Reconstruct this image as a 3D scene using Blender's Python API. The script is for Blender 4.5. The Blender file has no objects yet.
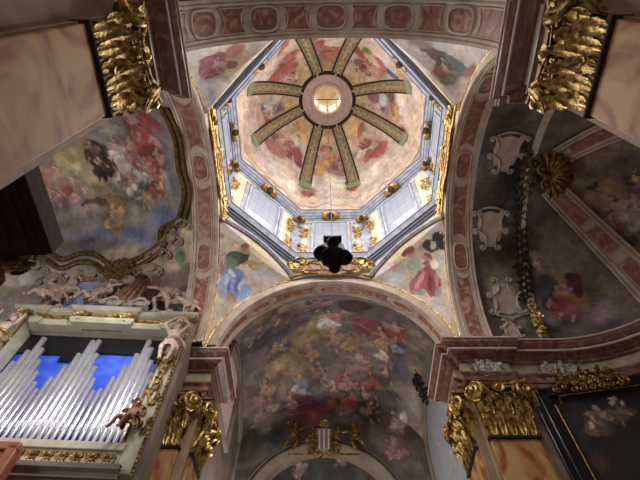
import bpy, bmesh, math, random
import numpy as np
from mathutils import Vector, Matrix
PI = math.pi
SC = bpy.context.scene
COL = SC.collection

# ---------------------------------------------------------------- camera
cam_d = bpy.data.cameras.new('camera'); cam = bpy.data.objects.new('camera', cam_d); COL.objects.link(cam)
cam_d.sensor_width = 36; cam_d.lens = 454.84/640*36; cam_d.clip_end = 200
th, yaw, roll = map(math.radians, (29.733, -2.039, 1.435))
_d = Vector((math.sin(th)*math.sin(yaw), math.sin(th)*math.cos(yaw), math.cos(th)))
_u = Vector((-math.cos(th)*math.sin(yaw), -math.cos(th)*math.cos(yaw), math.sin(th)))
_r = _d.cross(_u)
_R = _r*math.cos(roll)+_u*math.sin(roll); _U = _u*math.cos(roll)-_r*math.sin(roll)
m = Matrix((_R, _U, -_d)).transposed().to_4x4(); m.translation = (-.138, -6.123, 1.6)
cam.matrix_world = m
SC.camera = cam

# ---------------------------------------------------------------- light and exposure
SC.view_settings.view_transform = 'Standard'; SC.view_settings.look = 'None'
SC.view_settings.gamma = 1; SC.view_settings.exposure = 0.0; SC.view_settings.use_curve_mapping = False
W = bpy.data.worlds.new('world'); SC.world = W; W.use_nodes = True
W.node_tree.nodes['Background'].inputs[0].default_value = (.80, .88, 1, 1)
W.node_tree.nodes['Background'].inputs[1].default_value = 0.10
def area(name, loc, target, size, power, color=(1, 1, 1), sy=None):
    l = bpy.data.lights.new(name, 'AREA'); l.energy = power; l.color = color
    l.shape = 'RECTANGLE'; l.size = size; l.size_y = sy or size
    o = bpy.data.objects.new(name, l); COL.objects.link(o); o.location = loc
    o.rotation_euler = (Vector(target)-Vector(loc)).to_track_quat('-Z', 'Y').to_euler()
    return o
def spot(name, loc, target, power, color=(1, 1, 1), ang=60, blend=.6, rad=.15):
    l = bpy.data.lights.new(name, 'SPOT'); l.energy = power; l.color = color
    l.spot_size = math.radians(ang); l.spot_blend = blend; l.shadow_soft_size = rad
    o = bpy.data.objects.new(name, l); COL.objects.link(o); o.location = loc
    o.rotation_euler = (Vector(target)-Vector(loc)).to_track_quat('-Z', 'Y').to_euler()
    return o
# daylight of the nave windows behind the camera and of the transept windows
area('nave_daylight', (-1, -12.5, 12.6), (0, 3, 14.5), 5, 120, (1, .94, .86))
area('floor_bounce', (0, 0, 1.0), (0, 0, 20), 6, 35, (1, .93, .86))
area('right_daylight', (10, -4, 6), (4.5, 6, 12), 3, 60, (1, .95, .9))
# unseen fill spot, added to brighten the drum from below
spot('drum_fill', (0, -.6, 12.9), (0, .6, 22), 500, (1, .98, .96), 66, .5, .8)
# daylight falling in through the eight drum windows
for k in range(8):
    a = PI/4*k; area('drum_window_light', (4.2*math.cos(a), 4.2*math.sin(a), 21.3), (-3*math.cos(a), -3*math.sin(a), 17.2), 1.3, 190, (1, .98, .95), 2.4)
area('transept_daylight', (-10.5, -3.0, 9.5), (-9.0, 2.5, 17), 3, 350, (1, .96, .92))
area('choir_daylight', (-2.5, 9.2, 8), (2.5, 9.5, 16), 2.5, 260, (1, .95, .9))
spot('organ_fill', (-5.2, -.5, 14.0), (-8.2, 4.4, 11.2), 1500, (.95, .97, 1), 70, .7, .35)  # unseen fill spot, added to light the organ from above and in front

# ---------------------------------------------------------------- helpers
def lin(c):
    return tuple(((x/255)/12.92 if x/255 <= .04045 else (((x/255)+.055)/1.055)**2.4) for x in c)
def tag(o, label=None, cat=None, group=None, kind=None):
    if label: o['label'] = label
    if cat: o['category'] = cat
    if group: o['group'] = group
    if kind: o['kind'] = kind
    return o
def empty(name, loc=(0, 0, 0), parent=None):
    o = bpy.data.objects.new(name, None); o.location = loc; o.empty_display_size = .2
    COL.objects.link(o)
    if parent: o.parent = parent
    return o
class MB:
    def __init__(s): s.v = []; s.f = []
    def add(s, vs, fs):
        n = len(s.v); s.v += [tuple(v) for v in vs]; s.f += [tuple(i+n for i in f) for f in fs]; return s
    def box(s, c, d, bev=0):
        x, y, z = c; a, b, h = d[0]/2, d[1]/2, d[2]/2
        vs = [(x+i*a, y+j*b, z+k*h) for i in (-1, 1) for j in (-1, 1) for k in (-1, 1)]
        return s.add(vs, [(0, 1, 3, 2), (4, 6, 7, 5), (0, 4, 5, 1), (2, 3, 7, 6), (0, 2, 6, 4), (1, 5, 7, 3)])
    def tube(s, pts, rad, n=8, cap=True, flat=1):
        pts = [Vector(p) for p in pts]; L = len(pts)
        rs = rad if hasattr(rad, '__len__') else [rad]*L
        vs = []; prev = None
        for i, p in enumerate(pts):
            t = (pts[min(i+1, L-1)]-pts[max(i-1, 0)])
            t = t.normalized() if t.length > 1e-9 else Vector((0, 0, 1))
            if prev is None:
                a = Vector((0, -1, 0)) if abs(t.y) < .9 else Vector((1, 0, 0))
            else: a = prev
            b = t.cross(a).normalized(); a = b.cross(t).normalized(); prev = a
            for k in range(n):
                w = 2*PI*k/n
                vs.append(p+a*(rs[i]*flat*math.cos(w))+b*(rs[i]*math.sin(w)))
        fs = [(i*n+k, i*n+(k+1) % n, (i+1)*n+(k+1) % n, (i+1)*n+k) for i in range(L-1) for k in range(n)]
        if cap: fs += [tuple(range(n))[::-1], tuple((L-1)*n+k for k in range(n))]
        return s.add(vs, fs)
    def ball(s, c, r, n=10, m=7):
        if not hasattr(r, '__len__'): r = (r, r, r)
        vs = [(c[0], c[1], c[2]+r[2])]
        for j in range(1, m):
            a = PI*j/m
            for k in range(n):
                b = 2*PI*k/n; vs.append((c[0]+r[0]*math.sin(a)*math.cos(b), c[1]+r[1]*math.sin(a)*math.sin(b), c[2]+r[2]*math.cos(a)))
        vs.append((c[0], c[1], c[2]-r[2])); e = len(vs)-1
        fs = [(0, 1+k, 1+(k+1) % n) for k in range(n)]
        fs += [(1+j*n+k, 1+(j+1)*n+k, 1+(j+1)*n+(k+1) % n, 1+j*n+(k+1) % n) for j in range(m-2) for k in range(n)]
        fs += [(e, 1+(m-2)*n+(k+1) % n, 1+(m-2)*n+k) for k in range(n)]
        return s.add(vs, fs)
    def lathe(s, prof, c=(0, 0, 0), n=32):
        vs = [(c[0]+r*math.cos(2*PI*k/n), c[1]+r*math.sin(2*PI*k/n), c[2]+z) for r, z in prof for k in range(n)]
        return s.add(vs, [(i*n+k, i*n+(k+1) % n, (i+1)*n+(k+1) % n, (i+1)*n+k) for i in range(len(prof)-1) for k in range(n)])
    def grid(s, fn, nu, nv, cu=False):
        vs = [fn(i/(nu), j/(nv)) for j in range(nv+1) for i in range(nu+1)]
        w = nu+1
        return s.add(vs, [(j*w+i, j*w+i+1, (j+1)*w+i+1, (j+1)*w+i) for j in range(nv) for i in range(nu)])
    def sweep(s, prof, path, closed=False):
        """prof: (out, z) pairs; path: (x, y) wall-face points, out = right-hand side of the walk direction"""
        P = [Vector((p[0], p[1])) for p in path]; L = len(P); rows = []
        for i in range(L):
            a = P[i-1] if (i > 0 or closed) else None; b = P[(i+1) % L] if (i < L-1 or closed) else None
            n1 = n2 = None
            if a is not None: t = (P[i]-a).normalized(); n1 = Vector((t.y, -t.x))
            if b is not None: t = (b-P[i]).normalized(); n2 = Vector((t.y, -t.x))
            if n1 is None: n = n2
            elif n2 is None: n = n1
            else:
                n = (n1+n2); n = n/max(.25, n.dot(n1))
            rows.append(n)
        vs = [(P[i].x+rows[i].x*o, P[i].y+rows[i].y*o, z) for i in range(L) for (o, z) in prof]
        k = len(prof); R = L if closed else L-1
        return s.add(vs, [(i*k+j, i*k+j+1, ((i+1) % L)*k+j+1, ((i+1) % L)*k+j) for i in range(R) for j in range(k-1)])
    def prism(s, pts, y0, y1):
        """outline in x,z extruded along y"""
        n = len(pts)
        vs = [(x, y0, z) for x, z in pts]+[(x, y1, z) for x, z in pts]
        return s.add(vs, [tuple(range(n)), tuple(range(n, 2*n))[::-1]]+[(i, (i+1) % n, n+(i+1) % n, n+i) for i in range(n)])
    def xf(s, M):
        s.v = [tuple(M @ Vector(v)) for v in s.v]; return s
    def join(s, o, M=None):
        return s.add([(M @ Vector(v)) for v in o.v] if M else o.v, o.f)
    def obj(s, name, mat, parent=None, smooth=True, fix=True, bevel=0, sharp=40):
        me = bpy.data.meshes.new(name); me.from_pydata(s.v, [], s.f)
        if fix:
            bm = bmesh.new(); bm.from_mesh(me); bmesh.ops.recalc_face_normals(bm, faces=bm.faces); bm.to_mesh(me); bm.free()
        me.materials.append(mat)
        if smooth:
            me.polygons.foreach_set('use_smooth', [True]*len(me.polygons))
            try: me.set_sharp_from_angle(angle=math.radians(sharp))
            except Exception: pass
        o = bpy.data.objects.new(name, me); COL.objects.link(o)
        if parent: o.parent = parent
        if bevel:
            b = o.modifiers.new('b', 'BEVEL'); b.width = bevel; b.segments = 2; b.limit_method = 'ANGLE'
        return o
def F(o, nrm, up=(0, 0, 1), s=1):
    """frame: local x right, z up, -y towards the viewer along nrm"""
    n = Vector(nrm).normalized(); u = Vector(up); u = (u-n*u.dot(n)).normalized(); x = u.cross(n).normalized()
    M = Matrix((x*s, -n*s, u*s)).transposed().to_4x4(); M.translation = Vector(o); return M
def copy_tree(o, parent=None):
    c = o.copy(); COL.objects.link(c)
    if parent: c.parent = parent
    for ch in list(o.children): copy_tree(ch, c)
    return c
def struct(o): o['kind'] = 'structure'; return o

# ---------------------------------------------------------------- materials
def mat(name, c, rough=.7, metal=0, c2=None, scale=4, dist=0, detail=4, bump=0, bscale=20, emis=0, stretch=None, pos=(.35, .65), c3=None, wave=None):
    M = bpy.data.materials.new(name); M.use_nodes = True; N = M.node_tree.nodes; L = M.node_tree.links
    B = N['Principled BSDF']; B.inputs['Roughness'].default_value = rough; B.inputs['Metallic'].default_value = metal
    B.inputs['Base Color'].default_value = (*c, 1)
    tc = N.new('ShaderNodeTexCoord'); src = tc.outputs['Object']
    if stretch:
        mp = N.new('ShaderNodeMapping'); mp.inputs['Scale'].default_value = stretch[:3]
        if len(stretch) > 3: mp.inputs['Rotation'].default_value = stretch[3:6]
        L.new(src, mp.inputs[0]); src = mp.outputs[0]
    if c2:
        if wave:
            n = N.new('ShaderNodeTexWave'); n.inputs['Scale'].default_value = scale; n.inputs['Distortion'].default_value = dist
            n.inputs['Detail'].default_value = detail; n.inputs['Detail Scale'].default_value = wave
        else:
            n = N.new('ShaderNodeTexNoise'); n.inputs['Scale'].default_value = scale
            n.inputs['Detail'].default_value = detail; n.inputs['Distortion'].default_value = dist
        L.new(src, n.inputs['Vector'])
        r = N.new('ShaderNodeValToRGB'); r.color_ramp.elements[0].color = (*c, 1); r.color_ramp.elements[1].color = (*c2, 1)
        r.color_ramp.elements[0].position = pos[0]; r.color_ramp.elements[1].position = pos[1]
        if c3:
            e = r.color_ramp.elements.new((pos[0]+pos[1])/2); e.color = (*c3, 1)
        L.new(n.outputs['Fac'], r.inputs[0]); L.new(r.outputs[0], B.inputs['Base Color'])
    if bump:
        n2 = N.new('ShaderNodeTexNoise'); n2.inputs['Scale'].default_value = bscale; n2.inputs['Detail'].default_value = 5
        L.new(tc.outputs['Object'], n2.inputs['Vector'])
        b = N.new('ShaderNodeBump'); b.inputs['Strength'].default_value = bump; b.inputs['Distance'].default_value = .05
        L.new(n2.outputs['Fac'], b.inputs['Height']); L.new(b.outputs[0], B.inputs['Normal'])
    if emis:
        B.inputs['Emission Strength'].default_value = emis; B.inputs['Emission Color'].default_value = (*c, 1)
    return M
GILT = mat('gilding', lin((232, 196, 120)), .30, .8, lin((124, 90, 44)), 9, bump=.35, bscale=25)
GILTD = mat('old_gilding', lin((166, 132, 74)), .42, .75, lin((84, 60, 32)), 7, bump=.4, bscale=22)
CREAM = mat('cream_plaster', lin((218, 200, 184)), .85, 0, lin((192, 168, 152)), 2.2, bump=.12, bscale=30)
PINKPL = mat('pinkish_plaster', lin((224, 206, 192)), .85, 0, lin((206, 180, 164)), 1.8, bump=.1)
SHAFT = mat('veined_marble', lin((210, 168, 112)), .55, 0, lin((160, 84, 40)), .6, 3.2, 7, pos=(.40, .64), c3=lin((192, 142, 88)), stretch=(1, 1, .8, .4, .5, .2))
RED = mat('red_marble', lin((104, 70, 60)), .35, 0, lin((176, 142, 124)), 2.2, 2, 8, pos=(.3, .75), c3=lin((128, 88, 74)))
PANEL = mat('red_marble_panel', lin((134, 88, 74)), .45, 0, lin((206, 164, 142)), 1.7, 3, 8, pos=(.35, .7), c3=lin((164, 114, 96)))
FRIEZE = mat('greenish_frieze_plaster', lin((176, 164, 134)), .8, 0, lin((150, 136, 112)), 3, bump=.15)
BLUEG = mat('blue_grey_moulding', lin((184, 187, 198)), .75, 0, lin((146, 150, 166)), 3.5, bump=.08)
DRUMW = mat('drum_cream_plaster', lin((234, 220, 196)), .85, 0, lin((214, 196, 172)), 3, bump=.1)
WALLM = mat('beige_pier_marble', lin((176, 150, 122)), .6, 0, lin((150, 120, 94)), .8, 1.5, 6)
DARKW = mat('dark_wood', lin((64, 46, 32)), .85, 0, lin((36, 24, 18)), 4, 1, stretch=(4, 1, 4))
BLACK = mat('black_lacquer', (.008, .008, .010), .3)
BLKMET = mat('black_metal', (.012, .012, .014), .35, .3)
GLASSB = mat('dark_lamp_glass', (.01, .011, .013), .06, .2)
STATUE = mat('pale_carved_wood', lin((218, 196, 182)), .6, 0, lin((178, 146, 128)), 6, bump=.15, bscale=14)
FRAMEG = mat('dull_gilt_frame', lin((124, 98, 52)), .6, .4, lin((74, 56, 32)), 7, bump=.4)
STUCD = mat('dusky_stucco', lin((168, 154, 134)), .8, 0, lin((134, 118, 100)), 5, bump=.2)
STUCCO = mat('white_stucco', lin((206, 196, 186)), .75, 0, lin((180, 166, 154)), 5, bump=.15)
PIPE = mat('tin_pipe', (.86, .86, .90), .27, .8, (.74, .74, .80), 3)
CASE = mat('pale_green_case', lin((196, 190, 168)), .55, 0, lin((176, 168, 144)), 3)
CASEG = mat('grey_case_panel', lin((160, 160, 148)), .6, 0, lin((142, 142, 130)), 3)
BROWNB = mat('orange_brown_case', lin((176, 104, 74)), .5, 0, lin((146, 82, 58)), 2.5, 1.5)
BLUE = mat('blue_backing_cloth', lin((70, 104, 226)), .8, 0, lin((48, 78, 196)), 2.5, bump=.3, bscale=3)
DRAPE = mat('gilded_drapery', lin((172, 130, 104)), .5, .3, lin((120, 82, 62)), 6, bump=.2)
OLIVE = mat('olive_gold_rib', lin((168, 152, 120)), .6, 0, lin((128, 114, 88)), 8)
VINE = mat('pale_gold_vine', lin((206, 190, 150)), .5, .2, lin((160, 140, 96)), 9)
GROOVE = mat('slate_blue_fillet', lin((112, 116, 134)), .7)
GREEN = mat('green_stucco_foot', lin((140, 150, 120)), .7)
FLOORM = mat('stone_floor', lin((150, 132, 118)), .4, 0, lin((120, 100, 90)), .8)
STONE = mat('grey_brown_wall_plaster', lin((150, 134, 118)), .85, 0, lin((126, 110, 98)), 1.2, bump=.15)
PALEW = mat('pale_blue_wall_plaster', lin((168, 172, 178)), .85, 0, lin((190, 178, 176)), 2.5, 1.5, bump=.1, c3=lin((150, 156, 166)), stretch=(1, 1, .35))

def fresco_mat(name, rough=.8):
    M = bpy.data.materials.new(name); M.use_nodes = True; N = M.node_tree.nodes; L = M.node_tree.links
    B = N['Principled BSDF']; B.inputs['Roughness'].default_value = rough
    a = N.new('ShaderNodeVertexColor'); a.layer_name = 'paint'
    n = N.new('ShaderNodeTexNoise'); n.inputs['Scale'].default_value = 5; n.inputs['Detail'].default_value = 7; n.inputs['Distortion'].default_value = 1.2
    tc = N.new('ShaderNodeTexCoord'); L.new(tc.outputs['Object'], n.inputs['Vector'])
    mr = N.new('ShaderNodeMapRange'); mr.inputs[1].default_value = .3; mr.inputs[2].default_value = .7; mr.inputs[3].default_value = .80; mr.inputs[4].default_value = 1.15
    L.new(n.outputs['Fac'], mr.inputs[0])
    mx = N.new('ShaderNodeVectorMath'); mx.operation = 'SCALE'
    L.new(a.outputs['Color'], mx.inputs[0]); L.new(mr.outputs[0], mx.inputs['Scale']); L.new(mx.outputs[0], B.inputs['Base Color'])
    return M
FRES = fresco_mat('fresco_paint')
def window_mat(name, c, strength, sx=2.2, sz=2.2, lead=.05):
    """leaded frosted panes lit by the sky outside, from object-space grid"""
    M = bpy.data.materials.new(name); M.use_nodes = True; N = M.node_tree.nodes; L = M.node_tree.links
    B = N['Principled BSDF']; B.inputs['Roughness'].default_value = .35
    tc = N.new('ShaderNodeTexCoord'); br = N.new('ShaderNodeTexBrick'); br.offset = 0
    mp = N.new('ShaderNodeMapping'); mp.inputs['Rotation'].default_value = (PI/2, 0, 0)
    L.new(tc.outputs['Object'], mp.inputs[0]); L.new(mp.outputs[0], br.inputs['Vector'])
    br.inputs['Scale'].default_value = 1; br.inputs['Mortar Size'].default_value = lead*.35
    br.inputs['Brick Width'].default_value = 1/sx; br.inputs['Row Height'].default_value = 1/sz
    br.inputs['Color1'].default_value = (*c, 1); br.inputs['Color2'].default_value = (*[x*.88 for x in c], 1)
    br.inputs['Mortar'].default_value = (*[x*.62 for x in c], 1)
    L.new(br.outputs['Color'], B.inputs['Base Color']); L.new(br.outputs['Color'], B.inputs['Emission Color'])
    B.inputs['Emission Strength'].default_value = strength
    return M
PANE = window_mat('leaded_daylight_pane', lin((162, 166, 180)), .12, 2.6, 2.6, .035)
PANEB = window_mat('leaded_bluish_pane', lin((130, 142, 178)), .16, 2.5, 2.5)

# ---------------------------------------------------------------- fresco painting (pigment on the plaster, vertex by vertex)
def _h(ix, iy, iz, s):
    n = (ix*374761393+iy*668265263+iz*2147483647+s*974634777) & 0xffffffff
    n = (n ^ (n >> 13))*1274126177 & 0xffffffff
    return ((n ^ (n >> 16)) & 0xffff)/65535.
def vnoise(P, f, s=0):
    Q = P*f; I = np.floor(Q).astype(np.int64); T = Q-I; T = T*T*(3-2*T); r = 0
    for a in (0, 1):
        for b in (0, 1):
            for c in (0, 1):
                w = (T[:, 0] if a else 1-T[:, 0])*(T[:, 1] if b else 1-T[:, 1])*(T[:, 2] if c else 1-T[:, 2])
                r = r+w*_h(I[:, 0]+a, I[:, 1]+b, I[:, 2]+c, s)
    return r
def fbm(P, f, s=0, o=4):
    r = 0; a = .5; t = 0
    for k in range(o): r = r+a*vnoise(P, f*2**k, s+k*7); t += a; a *= .55
    return r/t
def blob(Cc, Pw, c, a, b, col, soft=.3, al=1, shade=.25):
    c = np.array(c); a = np.array(a); b = np.array(b); la = a@a; lb = b@b
    R = 1.35*(math.sqrt(la)+math.sqrt(lb))
    D = Pw-c; idx = np.nonzero((D*D).sum(1) < R*R)[0]
    if not len(idx): return
    D = D[idx]; x = D@a/la; y = D@b/lb; q = np.sqrt(x*x+y*y)
    soft = soft*(.5 if soft < .35 else 1)
    t = np.clip((1+soft-q)/(2*soft), 0, 1); t = t*t*(3-2*t)*al
    k = (1+shade*np.clip(y*.7+x*.4, -1, 1))[:, None]
    Cc[idx] = Cc[idx]*(1-t[:, None])+np.array(col)*k*t[:, None]
PAL = {'r': (178, 70, 66), 'p': (200, 134, 130), 'b': (132, 158, 206), 'y': (214, 168, 84), 'g': (128, 142, 110), 'w': (226, 214, 206),
       'o': (200, 120, 70), 'v': (140, 100, 116), 'd': (86, 66, 60), 'n': (110, 84, 66), 's': (218, 166, 134), 'k': (40, 36, 38), 'm': (150, 134, 130), 'c': (206, 190, 176), 'e': (150, 150, 166), 'a': (190, 150, 110)}
def figure(Cc, Pw, c, up, rt, robe, robe2, seed, skin='s'):
    """a seated or flying robed figure: |up| = half its height"""
    R = random.Random(seed); c = np.array(c); U = np.array(up); X = np.array(rt); fl = R.choice((-1, 1)); X = X*fl
    sk = lin(PAL[skin]); rc = lin(PAL[robe]); r2 = lin(PAL[robe2]); dk = tuple(v*.38 for v in rc)
    def E(x, y, rx, ry, ang, col, soft=.22, al=1, sh=.3):
        ca, sa = math.cos(ang), math.sin(ang)
        blob(Cc, Pw, c+X*x+U*y, (X*ca+U*sa)*rx, (U*ca-X*sa)*ry, col, soft, al, sh)
    def limb(x0, y0, x1, y1, w, col):
        L = math.hypot(x1-x0, y1-y0)/2; E((x0+x1)/2, (y0+y1)/2, L+w*.4, w, math.atan2(y1-y0, x1-x0), col, .25)
    skd = R.uniform(.72, 1.0); sk = tuple(v*skd for v in sk)
    E(-.05, -.15, .72, .8, R.uniform(-.4, .4), dk, .4, .55)
    E(R.uniform(-.1, .15), -.48, .55, .34, R.uniform(-.5, .3), rc, .25, 1, .5)
    E(.28, -.3, .36, .24, R.uniform(-.9, -.3), rc, .2, 1, .5)
    for k in range(5):
        x = R.uniform(-.4, .5); y = R.uniform(-.7, -.2); a = R.uniform(-1.2, .2)
        E(x, y, .22, .035, a, tuple(v*(.5 if k % 2 else 1.35) for v in rc), .4, .8, 0)
    E(-.35, .05, .3, .42, R.uniform(.2, .8), r2, .25, .9, .5)
    limb(.3, -.5, .45, -.8, .07, sk)
    if R.random() < .5: limb(-.1, -.6, .0, -.88, .065, sk)
    E(0, .14, .2, .34, R.uniform(-.3, .3), r2 if R.random() < .4 else sk, .2, 1, .4)
    ax = R.uniform(.15, .6); ay = R.uniform(-.1, .75)
    limb(.12, .36, ax*.7+.05, ay*.4+.08, .07, sk if seed % 3 else r2); limb(ax*.7+.05, ay*.4+.08, ax, ay, .055, sk)
    limb(-.14, .34, -.3, R.uniform(-.1, .3), .07, r2 if seed % 2 else sk)
    for k in range(4): E(R.uniform(-.5, .5), R.uniform(-.5, .35), R.uniform(.12, .28), R.uniform(.04, .09), R.uniform(-1.5, 1.5), R.choice((rc, r2, dk, tuple(v*1.4 for v in r2))), .45, .75, 0)
    E(.0, .66, .15, .17, 0, lin(PAL[R.choice('ndna')]), .25)
    E(.05, .62, .11, .135, .2, sk, .18, 1, .3); E(.09, .63, .03, .02, 0, tuple(v*.45 for v in sk), .5, .6, 0)
def cherub(Cc, Pw, c, up, rt, seed):
    R = random.Random(seed); c = np.array(c); U = np.array(up); X = np.array(rt); sk = lin((214, 160, 130)); dk = lin((150, 84, 70))
    def E(x, y, rx, ry, ang, col, soft=.22, al=1, sh=.3):
        ca, sa = math.cos(ang), math.sin(ang)
        blob(Cc, Pw, c+X*x+U*y, (X*ca+U*sa)*rx, (U*ca-X*sa)*ry, col, soft, al, sh)
    E(0, -.05, .6, .6, 0, dk, .5, .35)
    E(-.45, .35, .38, .13, .7, lin(PAL['w']), .3, .9); E(.45, .35, .38, .13, -.7, lin(PAL['p']), .3, .8)
    E(0, 0, .27, .4, R.uniform(-.4, .4), sk); E(.2, -.5, .14, .34, .5, sk); E(-.2, -.5, .14, .34, -.4, sk)
    E(.42, .15, .3, .1, R.uniform(-.5, .8), sk); E(-.4, .1, .3, .1, R.uniform(-.6, .6), sk)
    E(0, .62, .24, .24, 0, lin(PAL['n'])); E(.03, .56, .19, .2, 0, sk)
def paint(o, name, base, busy=1., cl_f=.45, seed=1, warp=.10, wf=1.6, sky=None):
    me = o.data; n = len(me.vertices); P = np.empty(n*3); me.vertices.foreach_get('co', P); P = P.reshape(-1, 3).astype(float)
    base = [np.array(lin(c)) for c in base]
    t = fbm(P, cl_f, seed, 5); t = np.clip((t-.3)/.4, 0, 1)[:, None]*(len(base)-1)
    Cc = np.zeros((n, 3))
    for i in range(len(base)):
        w = np.clip(1-np.abs(t-i), 0, 1); Cc += base[i]*w
    Pw = P.copy()
    for k in range(3): Pw[:, k] += warp*2.6*(fbm(P, wf, 50+k+seed, 3)-.5)+warp*1.7*(fbm(P, wf*3.2, 80+k, 3)-.5)+warp*.5*(fbm(P, wf*9, 90+k, 2)-.5)
    for row in FRESCO.get(name, ()):
        ty = row[0]; c = row[1:4]
        if ty == 'F': figure(Cc, Pw, c, row[4:7], row[7:10], row[10][0], row[10][1], row[11])
        elif ty == 'C': cherub(Cc, Pw, c, row[4:7], row[7:10], row[11])
        elif ty == 'E': blob(Cc, Pw, c, row[4:7], row[7:10], lin(PAL[row[10][0]] if isinstance(row[10], str) else row[10]), row[11]/10, 1, .2)
    lum = Cc.mean(1, keepdims=True); Cc = lum*.34*np.array([1.08, .99, .90])+Cc*.66
    d1 = fbm(Pw, 3.2, 200+seed, 4)-.5; d2 = fbm(Pw, 1.3, 300+seed, 3)-.5; ridge = np.abs(fbm(Pw, 2.2, 400+seed, 3)-.5)
    bl = np.abs(fbm(Pw+3*d1[:, None]*0, .8, 500+seed, 3)-.5)*2; Cc = Cc*(1-.18*busy+1.1*busy*bl)[:, None]
    Cc = Cc*(1+1.1*busy*d1+.35*busy*d2)[:, None]; Cc = Cc*(1-.55*busy*np.clip(1-ridge/.035, 0, 1)*.5)[:, None]
    Cc[:, 0] *= 1+.25*d2; Cc[:, 2] *= 1-.35*d2
    a = me.color_attributes.new('paint', 'FLOAT_COLOR', 'POINT')
    a.data.foreach_set('color', np.concatenate([np.clip(Cc, 0, 1), np.ones((n, 1))], 1).ravel().astype(np.float32))
    o.data.materials.clear(); o.data.materials.append(FRES)
    return o
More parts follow.
